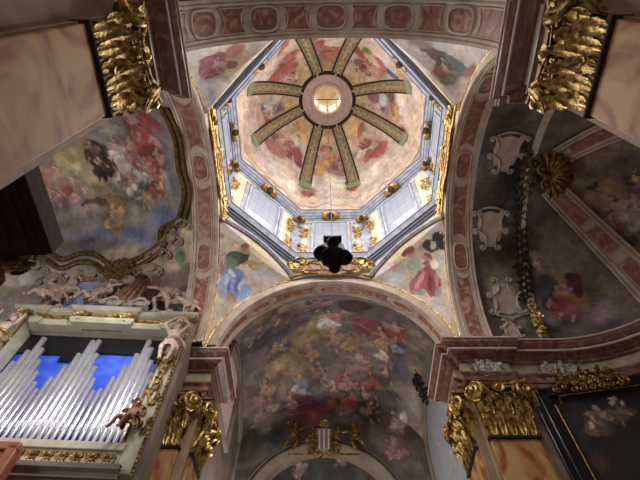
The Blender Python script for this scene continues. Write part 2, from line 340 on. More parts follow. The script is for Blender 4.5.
# painted figures and clouds: kind, centre, two half axes on the plaster, colours, seed or softness
FRESCO = {}
FRESCO['dome'] = [
('E',-1.77,1.34,28.51,0.82,0.13,0.42,-0.01,1.06,-0.51,(228,190,120),6),
('E',1.33,1.4,28.59,0.81,-0.09,-0.34,-0,1.07,-0.49,(228,190,120),6),
('E',-0.22,1.99,28.6,1.21,0.02,0.03,-0,0.61,-0.41,(228,186,112),6),
('E',-0.19,-1.94,28.64,1.12,0.02,0.04,-0,0.6,0.38,(216,176,108),6),
('E',-1.9,-1.24,28.48,0.66,0.09,0.45,-0.05,0.72,0.28,(222,184,112),6),
('E',1.74,-0.96,28.54,0.64,-0.07,-0.41,0.03,0.71,0.2,(222,184,112),6),
('E',-2.48,0.29,28.31,0.66,0.14,0.54,-0.02,0.56,-0.07,(222,186,104),6),
('E',1.89,0.39,28.57,0.66,-0.09,-0.41,0.01,0.56,-0.08,(222,186,104),6),
('E',-3.04,2.82,25.29,0.8,0.79,0.06,-0.23,0.06,-0.87,(236,214,200),4),
('E',-2.61,3.25,25.2,0.64,0.52,0.23,-0.14,0.08,-0.68,(244,228,214),3),
('E',-3.67,2.24,24.98,0.33,0.31,0.21,-0.09,0.08,-0.58,(222,190,178),3),
('E',-0.24,4.09,25.71,1.26,0.02,0.02,-0,0.19,-0.56,(236,214,198),4),
('E',0.28,3.94,26.09,0.8,-0.01,-0.05,-0.01,0.18,-0.44,(246,232,216),3),
('E',2.36,3.18,25.81,0.74,-0.66,0.03,0.23,0.1,-0.66,(238,216,204),4),
('E',2.03,3.5,25.72,0.56,-0.4,-0.12,0.13,0.11,-0.5,(246,230,220),3),
('E',4,0.16,25.97,0.22,-0.13,-0.52,0.06,1.03,-0.17,(230,206,190),4),
('E',3.68,-0.22,26.61,0.29,-0.12,-0.53,0.04,0.64,-0.03,(240,220,206),3),
('E',-4.1,0.07,25.95,0.19,0.13,0.5,-0.06,0.93,-0.17,(214,180,162),4),
('E',-3.17,-2.25,26.22,0.23,0.37,1.06,-0.44,0.63,0.21,(226,204,190),4),
('E',2.82,-2.21,26.66,0.18,-0.31,-0.66,0.5,0.53,-0.05,(226,206,190),4),
('F',0.01,3.17,27.48,0.01,-0.6,0.79,0.99,-0.01,-0.02,'yo',3),
('F',0.65,3.4,27.07,0.14,-0.49,0.72,0.86,-0,-0.17,'pv',5),
('E',-0.53,3.32,27.23,0.21,0.25,-0.34,-0.2,0.07,-0.13,(226,160,50),3),
('E',-0.82,3.62,26.7,0.3,0.13,-0.16,-0.11,0.12,-0.24,(220,150,60),3),
('E',-0.29,2.72,27.99,0.3,0.01,0.01,-0,0.18,-0.19,(210,140,120),3),
('E',-0.77,3.06,27.55,0.18,0.01,0.02,0,0.13,-0.16,(130,170,130),3),
('F',-1.25,4.18,25.24,-0.02,-0.18,0.59,0.61,0.04,0.03,'rp',8),
('F',1.25,4,25.76,0.02,-0.24,0.61,0.66,-0.06,-0.05,'rd',9),
('C',-0.71,2.61,28.05,0,-0.19,0.18,0.26,0.02,0.03,'s',4),
('C',0.92,3.83,26.25,0.01,-0.13,0.28,0.31,-0.03,-0.02,'s',5),
('F',-2.22,2.29,27.48,0.44,-0.49,0.93,0.84,0.78,0.01,'rp',11),
('F',-2.82,2.03,27.08,0.3,-0.39,0.83,0.66,0.71,0.1,'pr',12),
('E',-1.87,2.9,27.11,0.22,0.08,0.11,-0.07,0.35,-0.53,(160,70,80),3),
('E',-2.96,2.15,26.72,0.43,0.32,0.25,-0.08,0.12,-0.28,(206,130,110),3),
('E',-2.06,1.95,27.93,0.23,0.05,0.14,0,0.29,-0.23,(222,204,160),3),
('E',-1.59,2.42,27.86,0.16,-0.02,0.12,0.16,0.38,-0.25,(190,190,196),3),
('E',-3.37,1.92,26.37,0.28,0.2,0.23,-0.07,0.16,-0.34,(196,120,90),3),
('C',-2,1.36,28.36,0.23,-0.17,0.24,0.22,0.3,-0,'s',14),
('F',-3.45,0.23,27.21,0.49,-0.04,0.75,0.05,0.89,0.01,'vw',21),
('F',-3.29,0.94,27.33,0.51,-0.04,0.69,0.13,0.85,-0.05,'rw',22),
('E',-3.76,0.85,26.6,0.18,0.12,0.3,-0.07,0.33,-0.2,(190,110,70),3),
('E',-3.42,-0.25,27.25,0.19,0.07,0.28,-0.03,0.38,-0.01,(170,180,180),3),
('E',-3.83,0.39,26.55,0.17,0.09,0.33,-0.02,0.42,-0.09,(206,170,150),4),
('F',-2.9,0.3,27.91,0.37,0.04,0.39,-0,0.54,-0.05,'pv',23),
('F',-2.25,-2.12,27.62,0.26,0.54,0.75,-0.75,0.58,-0.16,'ro',31),
('F',-2.51,-1.58,27.81,0.39,0.32,0.59,-0.47,0.61,-0.03,'op',32),
('E',-3,-1.63,27.23,0.38,-0.02,0.46,0.02,0.24,0.24,(196,84,50),3),
('E',-2.08,-2.69,27.16,0.17,0.11,0.32,-0.14,0.31,0.25,(206,110,70),3),
('E',-2.26,-3.33,25.84,0.2,-0.09,0.19,0.04,0.24,0.63,(206,110,80),3),
('E',-2.16,-1.99,27.82,0.23,0.14,0.32,-0.14,0.32,0.14,(210,90,60),3),
('C',-2.11,-1.39,28.26,0.2,0.27,0.29,-0.31,0.3,-0.07,'s',33),
('F',-0.41,-2.65,28.06,0.1,0.6,0.6,-0.85,0.11,0.03,'po',41),
('F',0.19,-2.64,28.07,-0.05,0.6,0.58,-0.83,-0.07,0,'ov',42),
('E',-0.6,-3.23,27.35,0.47,0.02,0.1,-0.01,0.23,0.32,(190,80,80),3),
('E',0.13,-3.28,27.33,0.36,0,-0.02,0,0.23,0.33,(226,200,180),3),
('E',-0.08,-2.47,28.24,0.33,0,0,-0,0.3,0.26,(206,110,70),3),
('E',-1.01,-3.37,27.08,0.31,0.01,0.1,-0.02,0.23,0.35,(186,110,90),3),
('F',1.88,-2.04,27.86,-0.39,0.41,0.63,-0.61,-0.59,0.01,'pr',51),
('F',2.39,-2,27.44,-0.36,0.43,0.76,-0.66,-0.68,0.08,'rp',52),
('E',1.95,-2.81,27,0.27,0.13,-0.11,-0.09,0.27,0.45,(126,150,80),3),
('E',1.5,-2.87,27.34,0.2,-0.02,-0.18,0.03,0.35,0.38,(190,60,50),3),
('E',3.24,-1.84,26.48,0.16,-0.05,-0.32,0.03,0.18,0.16,(70,100,170),2),
('E',2.63,-2.29,26.84,0.34,0.16,-0.26,-0.06,0.23,0.35,(196,110,90),3),
('E',2.23,-2.44,27.14,0.23,-0.04,-0.3,0.03,0.23,0.24,(220,190,160),3),
('C',1.82,-1.44,28.29,-0.21,0.14,0.21,-0.19,-0.27,-0.01,'s',54),
('F',3.12,-0.41,27.44,-0.49,0.13,0.63,-0.13,-0.8,0.07,'vw',61),
('F',3.35,0.29,27.14,-0.48,0.05,0.69,-0,-0.84,0.07,'yp',62),
('E',2.52,-0.33,28.1,0.31,-0.06,-0.29,0.02,0.34,0.02,(170,90,120),3),
('E',2.98,-0.26,27.62,0.19,-0.05,-0.23,0.02,0.33,0,(200,200,220),3),
('E',3.61,0.08,26.74,0.12,-0.1,-0.2,0.14,0.35,-0.25,(210,160,60),3),
('E',3.81,0.52,26.34,0.16,-0.08,-0.32,0.01,0.26,-0.05,(216,170,150),3),
('F',3.87,1.11,26.1,-0.22,-0.09,0.47,0.09,-0.51,-0.06,'rp',63),
('E',3.37,0.82,27.04,0.2,-0.2,-0.25,0.2,0.29,-0.35,(224,150,150),3),
('C',2.44,0.19,28.18,-0.22,-0.01,0.19,0.02,-0.29,-0,'s',64),
('F',2.64,2.21,26.92,-0.4,-0.23,0.79,0.57,-0.71,0.09,'rp',71),
('F',1.89,2.45,27.48,-0.32,-0.39,0.69,0.65,-0.55,-0.01,'wr',72),
('E',2.94,2.16,26.56,0.35,-0.28,-0.17,0.09,0.11,-0.28,(206,80,70),3),
('E',2.2,2.72,26.84,0.21,-0.09,-0.14,0.04,0.23,-0.36,(200,110,90),3),
('E',1.85,1.59,28.19,0.17,-0,-0.12,-0.09,0.47,-0.21,(200,110,90),3),
('E',2.63,2.42,26.67,0.35,-0.16,-0.28,0.02,0.15,-0.24,(196,70,66),3),
('E',1.5,2.24,27.96,0.23,-0.03,-0.12,-0.01,0.29,-0.24,(214,160,140),3)]
FRESCO['pend_fl'] = [
('E',-3.35,3.66,17.53,0.81,0.47,0.15,-0.22,0.5,-0.36,(236,214,160),6),
('E',-2.78,4.52,17.33,0.6,0.36,0.11,-0.13,0.29,-0.27,(214,204,216),5),
('E',-4.22,3.61,16.92,0.24,0.11,0.17,0.01,0.31,-0.26,(216,150,150),3),
('E',-4.27,3.87,16.6,0.2,0.11,0.16,0.02,0.26,-0.25,(206,130,140),3),
('E',-4.27,3.41,17.05,0.14,0.06,0.09,0,0.13,-0.1,(226,170,160),2),
('E',-4.29,4.38,15.96,0.21,0.16,0.22,0.02,0.2,-0.24,(206,180,150),3),
('E',-3.88,3.62,17.23,0.39,0.03,0.27,0.08,0.28,-0.14,(90,110,84),2),
('E',-4.09,3.67,17.01,0.25,0.1,0.16,0.01,0.19,-0.15,(120,146,110),2),
('E',-3.58,3.64,17.41,0.14,0.09,0.03,-0.1,0.23,-0.2,(80,72,84),2),
('E',-3.51,3.34,17.63,0.17,0.05,0.09,0,0.17,-0.13,(214,140,110),2),
('E',-3.54,3.22,17.68,0.17,0.05,0.09,0,0.1,-0.07,(150,110,80),2),
('E',-3.93,4.22,16.68,0.45,0.27,0.23,-0.04,0.26,-0.31,(112,152,222),2),
('E',-3.69,4.66,16.46,0.39,0.22,0.17,-0.03,0.22,-0.3,(130,168,232),2),
('E',-4.11,4.35,16.3,0.3,0.17,0.24,0.03,0.3,-0.32,(140,176,236),2),
('E',-4,4.07,16.74,0.15,0.14,0.03,-0.05,0.05,-0.1,(190,210,244),3),
('E',-3.77,4.52,16.54,0.1,0.07,0.03,-0.09,0.19,-0.31,(80,112,190),4),
('E',-4.03,4.54,16.17,0.07,0.05,0.04,-0.02,0.18,-0.28,(84,116,196),4),
('E',-3.6,4.53,16.7,0.06,0.05,0.01,-0.13,0.14,-0.28,(196,214,246),4),
('E',-4.19,4.14,16.43,0.07,0.04,0.05,0.02,0.2,-0.2,(200,216,246),4),
('E',-3.28,4.04,17.35,0.24,0.17,0.04,-0.06,0.11,-0.11,(196,150,84),2),
('E',-3.09,4.05,17.45,0.23,0.02,0.11,0.02,0.11,-0.05,(214,180,120),2),
('E',-3.95,4.73,16.03,0.17,0.09,0.12,0.02,0.12,-0.16,(214,140,110),2),
('C',-4.29,3.58,16.87,-0.01,-0.18,0.16,0.18,0.1,0.13,'s',3),
('E',-3.43,3.89,17.35,0.18,-0.01,0.12,0.03,0.08,-0.03,(214,150,120),2)]
FRESCO['pend_fr'] = [
('E',2.99,3.88,17.59,0.59,-0.19,-0.3,-0.02,0.45,-0.36,(240,214,140),6),
('E',2.53,4.61,17.42,0.47,-0.12,-0.18,-0.01,0.43,-0.26,(206,210,226),5),
('E',3.78,3.48,17.39,0.43,-0.12,-0.2,-0.01,0.62,-0.37,(222,196,150),5),
('E',4.18,2.99,17.42,0.17,-0.01,-0.11,-0.09,0.32,-0.14,(56,60,72),2),
('E',3.96,3.22,17.43,0.25,-0.07,-0.12,-0,0.24,-0.14,(70,70,80),2),
('E',4.35,2.9,17.35,0.1,-0.05,-0.05,0.04,0.25,-0.2,(44,46,58),2),
('E',4.07,3.12,17.41,0.09,-0.03,-0.04,-0,0.14,-0.08,(214,206,160),2),
('E',3.75,4.38,16.71,0.44,-0.22,-0.24,0.01,0.31,-0.32,(196,66,84),2),
('E',4.03,4.44,16.31,0.29,-0.15,-0.22,-0.03,0.24,-0.26,(182,56,74),2),
('E',3.42,4.62,16.78,0.21,-0.05,-0.14,-0.08,0.31,-0.24,(214,96,110),2),
('E',3.88,3.78,17.11,0.21,-0.07,-0.12,-0.01,0.26,-0.19,(186,76,96),2),
('E',3.57,4.39,16.87,0.07,-0,-0.05,-0.12,0.3,-0.16,(240,150,150),4),
('E',3.91,4.42,16.49,0.06,-0.05,-0.02,0.08,0.19,-0.31,(130,34,54),4),
('E',4.15,4.19,16.44,0.06,-0.05,-0.03,0.07,0.18,-0.31,(226,120,130),4),
('E',3.65,4.7,16.47,0.24,-0.1,-0.14,-0.01,0.05,-0.06,(140,40,60),4),
('E',3.37,4.04,17.29,0.28,-0.17,-0.07,0.08,0.2,-0.19,(178,204,178),2),
('E',3.59,3.87,17.26,0.17,-0.11,-0.04,0.04,0.08,-0.08,(206,216,196),2),
('E',3.22,3.65,17.6,0.17,-0.05,-0.09,-0.01,0.16,-0.13,(222,150,120),2),
('E',3.19,3.55,17.71,0.19,-0.06,-0.11,-0,0.13,-0.1,(140,62,44),2),
('E',3.04,3.71,17.7,0.09,-0.03,-0.05,-0.01,0.13,-0.11,(140,62,44),2),
('E',3.81,3.74,17.19,0.2,0,-0.15,-0.03,0.07,-0.03,(222,160,130),2),
('E',4.11,3.78,16.89,0.17,-0.07,-0.11,-0.01,0.15,-0.13,(236,230,226),2),
('C',2.61,4.34,17.53,-0,-0.23,0.11,0.23,-0.04,-0.08,'s',6),
('E',2.45,4.31,17.65,0.17,-0.03,-0.17,-0.03,0.06,-0.05,(226,170,170),3),
('E',3.54,4.77,16.5,0.21,-0.09,-0.12,-0.01,0.11,-0.12,(150,170,170),3),
('E',4.2,4.46,16.01,0.12,-0.08,-0.11,-0.02,0.13,-0.15,(160,170,176),3)]
FRESCO['pend_nl'] = [
('E',-3.69,-3.98,16.91,0.18,0.21,0.35,-0.2,0.25,0.1,(170,70,84),3),
('E',-3.35,-3.86,17.24,0.19,0.12,0.21,-0.12,0.22,0.1,(178,90,90),3),
('E',-3.98,-3.81,16.84,0.13,0.02,0.13,-0.09,0.28,0.21,(196,90,120),3),
('E',-4.16,-3.19,17.25,0.18,-0.03,0.1,-0.03,0.52,0.37,(200,206,230),3),
('E',-4.06,-2.87,17.52,0.15,-0.03,0.07,-0.01,0.37,0.22,(224,206,210),3),
('E',-3.59,-3.61,17.29,0.14,0.02,0.1,-0.04,0.17,0.1,(214,140,110),2),
('E',-3.82,-3.5,17.24,0.12,0.08,0.14,-0.05,0.09,0.04,(210,160,110),3),
('F',-3.76,-3.71,17.11,0.31,-0.44,-0.16,0.39,0.14,0.39,'rp',4),
('E',-4.1,-2.57,17.68,0.12,-0.01,0.07,-0.04,0.39,0.22,(190,200,224),4),
('E',-2.99,-3.9,17.42,0.23,0.2,0.25,-0.19,0.25,0.08,(208,178,140),5),
('E',-3.03,-4.24,17.12,0.22,0.02,0.18,-0.04,0.17,0.14,(196,110,100),3),
('E',-3.28,-3.79,17.34,0.12,0.01,0.08,-0.03,0.14,0.08,(160,80,84),2)]
FRESCO['pend_nr'] = [
('E',3.77,-3.81,17.01,0.38,0.24,-0.06,-0.04,0.18,0.2,(130,140,130),3),
('E',4.06,-3.57,17.01,0.2,0.19,0.02,-0.09,0.18,0.23,(120,144,146),3),
('E',3.34,-3.98,17.16,0.29,0.09,-0.1,-0.01,0.16,0.14,(140,84,88),3),
('E',3.54,-3.65,17.3,0.2,-0.02,-0.13,0.05,0.21,0.12,(150,90,84),3),
('E',3.07,-4.16,17.17,0.19,-0.01,-0.14,0.03,0.13,0.1,(120,100,96),3),
('E',4.04,-3.02,17.43,0.23,-0.03,-0.15,0.07,0.29,0.15,(190,170,180),5),
('E',4.35,-3.62,16.7,0.13,0.07,-0.06,-0.01,0.26,0.29,(186,120,110),4),
('F',3.74,-3.53,17.26,-0.35,-0.51,-0.16,0.46,-0.18,-0.42,'gr',9),
('E',2.8,-4.34,17.17,0.33,-0.02,-0.23,0.03,0.13,0.11,(160,140,120),5),
('E',4.25,-2.64,17.55,0.1,-0.11,-0.12,0.18,0.24,0.05,(200,190,206),5)]
FRESCO['left'] = [
('E',-10.36,0.05,19.07,1.17,-0.36,0.18,0.04,0.65,0,(196,170,110),6),
('E',-9.68,0.5,19.1,0.65,0.02,0.03,-0.1,0.5,-0.07,(206,182,120),6),
('E',-8.77,2.94,18,1.71,-0.04,-0.09,0.03,0.32,-0.28,(96,110,150),5),
('E',-6.78,2.27,18.03,0.69,0.1,-0.3,-0.23,0.51,-0.19,(104,124,170),5),
('E',-11.22,2.69,18.01,0.98,0.25,0.06,-0.06,0.4,-0.29,(110,112,140),5),
('E',-6.42,0.28,18.44,0.47,-0.08,-0.22,-0.18,0.96,0.04,(130,128,138),5),
('E',-9.99,3.25,17.72,1.64,0.15,-0.04,0.01,0.21,-0.21,(110,92,92),4),
('E',-7.44,3.03,17.72,0.62,-0.06,-0.11,0.02,0.19,-0.16,(120,130,170),4),
('E',-10.84,1.83,18.59,0.84,0.07,0.14,-0.03,0.45,-0.21,(150,130,124),4),
('E',-10.46,2.58,18.23,0.95,0.06,0.09,0.02,0.31,-0.21,(136,122,124),4),
('E',-8.62,0.08,19.09,0.37,0.13,-0.05,-0.35,0.57,0.03,(206,196,190),3),
('E',-8.26,0.4,19.02,0.31,0.1,-0.07,-0.24,0.41,0.01,(226,216,210),3),
('E',-9.26,-0.34,19.13,0.38,0.44,0.03,-0.25,0.23,0.02,(70,56,60),2),
('E',-9.56,0,19.14,0.42,0.31,0.01,-0.21,0.25,-0.01,(60,50,52),2),
('E',-9.12,0.42,19.11,0.37,0.38,-0.05,-0.31,0.29,-0.01,(64,50,58),2),
('E',-9.49,0.59,19.1,0.33,0,0,-0.06,0.29,-0.04,(84,66,70),2),
('F',-7.25,-0.78,18.71,0.38,-1,-0.29,0.98,0.45,-0.25,'rp',3),
('E',-7.03,-1.3,18.52,0.28,0.16,-0.05,-0.4,0.45,0.27,(196,60,66),2),
('E',-7.73,-0.65,18.87,0.3,0.09,-0.06,-0.2,0.3,0.1,(206,110,100),2),
('E',-6.98,-0.47,18.66,0.33,-0.14,-0.14,0.03,0.23,0.01,(170,50,60),2),
('E',-6.65,-1.76,18.22,0.35,-0.04,-0.16,-0.08,0.22,0.12,(180,50,60),2),
('F',-7.96,-0.46,18.95,0.13,-0.75,-0.11,0.74,0.15,-0.15,'pr',6),
('F',-8.77,0.83,19.03,-0.15,-0.64,0.14,0.65,-0.16,-0.03,'gw',7),
('F',-8.17,0.88,18.93,0.18,-0.57,0.08,0.57,0.15,-0.14,'vw',8),
('E',-7.4,1.22,18.66,0.51,-0.06,-0.14,-0.04,0.32,-0.08,(96,110,90),2),
('E',-7.97,1.51,18.72,0.37,0.17,-0.14,-0.18,0.25,-0.05,(110,120,96),2),
('E',-7.01,1.09,18.57,0.23,-0.03,-0.08,-0.04,0.33,-0.06,(176,80,60),2),
('E',-7.14,0.46,18.72,0.29,0.06,-0.11,-0.12,0.21,0.02,(186,110,90),2),
('E',-7.5,1.81,18.48,0.18,-0.02,-0.04,-0.01,0.15,-0.06,(190,60,50),2),
('E',-9.02,2.19,18.54,0.42,0.06,-0.05,-0.1,0.47,-0.26,(150,112,56),2),
('E',-8.93,2.65,18.24,0.26,-0,-0.01,0.02,0.3,-0.22,(160,120,60),2),
('E',-9.64,1.78,18.76,0.66,-0.04,0.04,0.01,0.15,-0.07,(96,76,56),2),
('E',-8.87,1.7,18.77,0.51,0.07,-0.07,-0.06,0.23,-0.09,(140,108,60),2),
('E',-10.21,1.8,18.7,0.21,-0.1,0.07,0.04,0.07,-0.03,(80,60,50),2),
('F',-11.65,1.23,18.58,0.15,-0.61,0.22,0.61,0.21,0.15,'pr',9),
('F',-11.18,1.45,18.65,-0.01,-0.55,0.18,0.56,0.03,0.14,'pv',10),
('E',-11.77,0.73,18.64,0.33,0.05,0.11,-0.06,0.32,-0.07,(170,110,100),3),
('E',-10.91,1.08,18.83,0.33,0.03,0.07,-0.05,0.32,-0.09,(186,130,110),3),
('C',-10.59,-0.56,18.99,0.08,-0.25,-0.02,0.24,0.08,0.05,'s',11),
('E',-11.52,0.36,18.77,0.34,0.22,0.1,-0.18,0.33,-0.09,(180,120,100),4),
('C',-10.59,0.95,18.93,0.11,-0.23,0.07,0.24,0.12,0.02,'s',12),
('E',-6.35,3.8,16.64,0.68,-0.08,-0.12,0.11,0.56,-0.7,(200,186,160),3),
('E',-5.8,3.13,17.07,0.36,-0.06,-0.11,0.05,0.93,-0.74,(196,186,150),3),
('E',-6.54,2.93,17.52,0.41,-0.06,-0.11,0.01,0.23,-0.17,(206,130,110),2),
('F',-6.42,3.29,17.19,0.04,-0.5,0.43,0.64,-0.08,-0.15,'pg',13),
('E',-6.05,3.42,16.93,0.25,0.02,-0.12,-0.1,0.24,-0.18,(96,140,100),2),
('E',-5.83,3.73,16.54,0.22,-0.03,-0.05,0.03,0.19,-0.21,(110,150,120),2),
('E',-6.12,4.03,16.28,0.32,-0.07,-0.01,0.15,0.27,-0.41,(200,196,214),2),
('F',-6,4.16,16.06,-0.21,-0.46,0.73,0.85,-0.24,0.1,'wr',14),
('E',-7.34,3.67,17.05,0.52,-0.04,-0.07,0.06,0.27,-0.33,(196,140,110),3),
('F',-7.26,3.67,17.04,-0.16,-0.32,0.41,0.51,-0.16,0.07,'yp',15),
('E',-8.1,4.05,16.67,1.66,-0.06,-0.1,0.08,0.2,-0.33,(170,150,130),3),
('E',-9.77,3.99,16.82,1.62,0.02,0.02,0.09,0.22,-0.33,(160,148,134),3),
('E',-11.69,3.98,16.6,1.51,0.12,0.16,0.08,0.2,-0.27,(176,160,144),3),
('E',-8.63,4.56,15.7,3.54,-0.04,-0.07,0.19,0.22,-0.58,(150,116,104),3),
('E',-12.03,4.58,15.44,1.12,0.05,0.06,0.27,0.27,-0.62,(150,136,134),4),
('F',-9.59,-0.34,19.12,0.02,-0.59,-0.04,0.59,0.01,0.02,'dv',31),
('F',-9.29,0.42,19.12,-0.11,-0.66,0.06,0.66,-0.11,-0,'kd',32),
('F',-8.59,-0.35,19.08,0.08,-0.59,-0.05,0.58,0.09,-0.07,'wc',33),
('F',-7.62,0.35,18.88,0.3,-0.6,-0.04,0.57,0.3,-0.18,'wr',34),
('F',-7.52,1.54,18.6,0.14,-0.55,0.15,0.55,0.09,-0.19,'go',35),
('F',-8.05,1.35,18.79,-0.21,-0.53,0.22,0.56,-0.24,-0.04,'gw',36),
('F',-9.07,2.3,18.48,-0.09,-0.57,0.35,0.67,-0.09,0.02,'ay',37),
('F',-7,1.01,18.58,0.25,-0.51,0.02,0.47,0.22,-0.22,'rn',38),
('F',-11.64,1.78,18.39,0.18,-0.51,0.27,0.55,0.24,0.08,'pv',39),
('F',-11.92,0.79,18.58,0.22,-0.45,0.16,0.44,0.26,0.12,'rv',40),
('F',-10.79,1.33,18.78,0.07,-0.54,0.18,0.56,0.1,0.09,'pr',41),
('C',-11.08,0.41,18.9,0.05,-0.24,0.04,0.24,0.06,0.06,'s',42),
('C',-10.25,1.29,18.89,0.03,-0.24,0.08,0.25,0.04,0.02,'s',43),
('C',-7.33,0.73,18.75,0.13,-0.26,0,0.24,0.12,-0.1,'s',44),
('F',-7.39,-1.6,18.54,0.23,-0.58,-0.28,0.62,0.29,-0.08,'rp',45),
('F',-6.88,-0.15,18.64,0.23,-0.6,-0.11,0.56,0.26,-0.21,'rp',46),
('C',-6.74,0.49,18.56,0.14,-0.26,-0.03,0.24,0.14,-0.11,'s',47)]
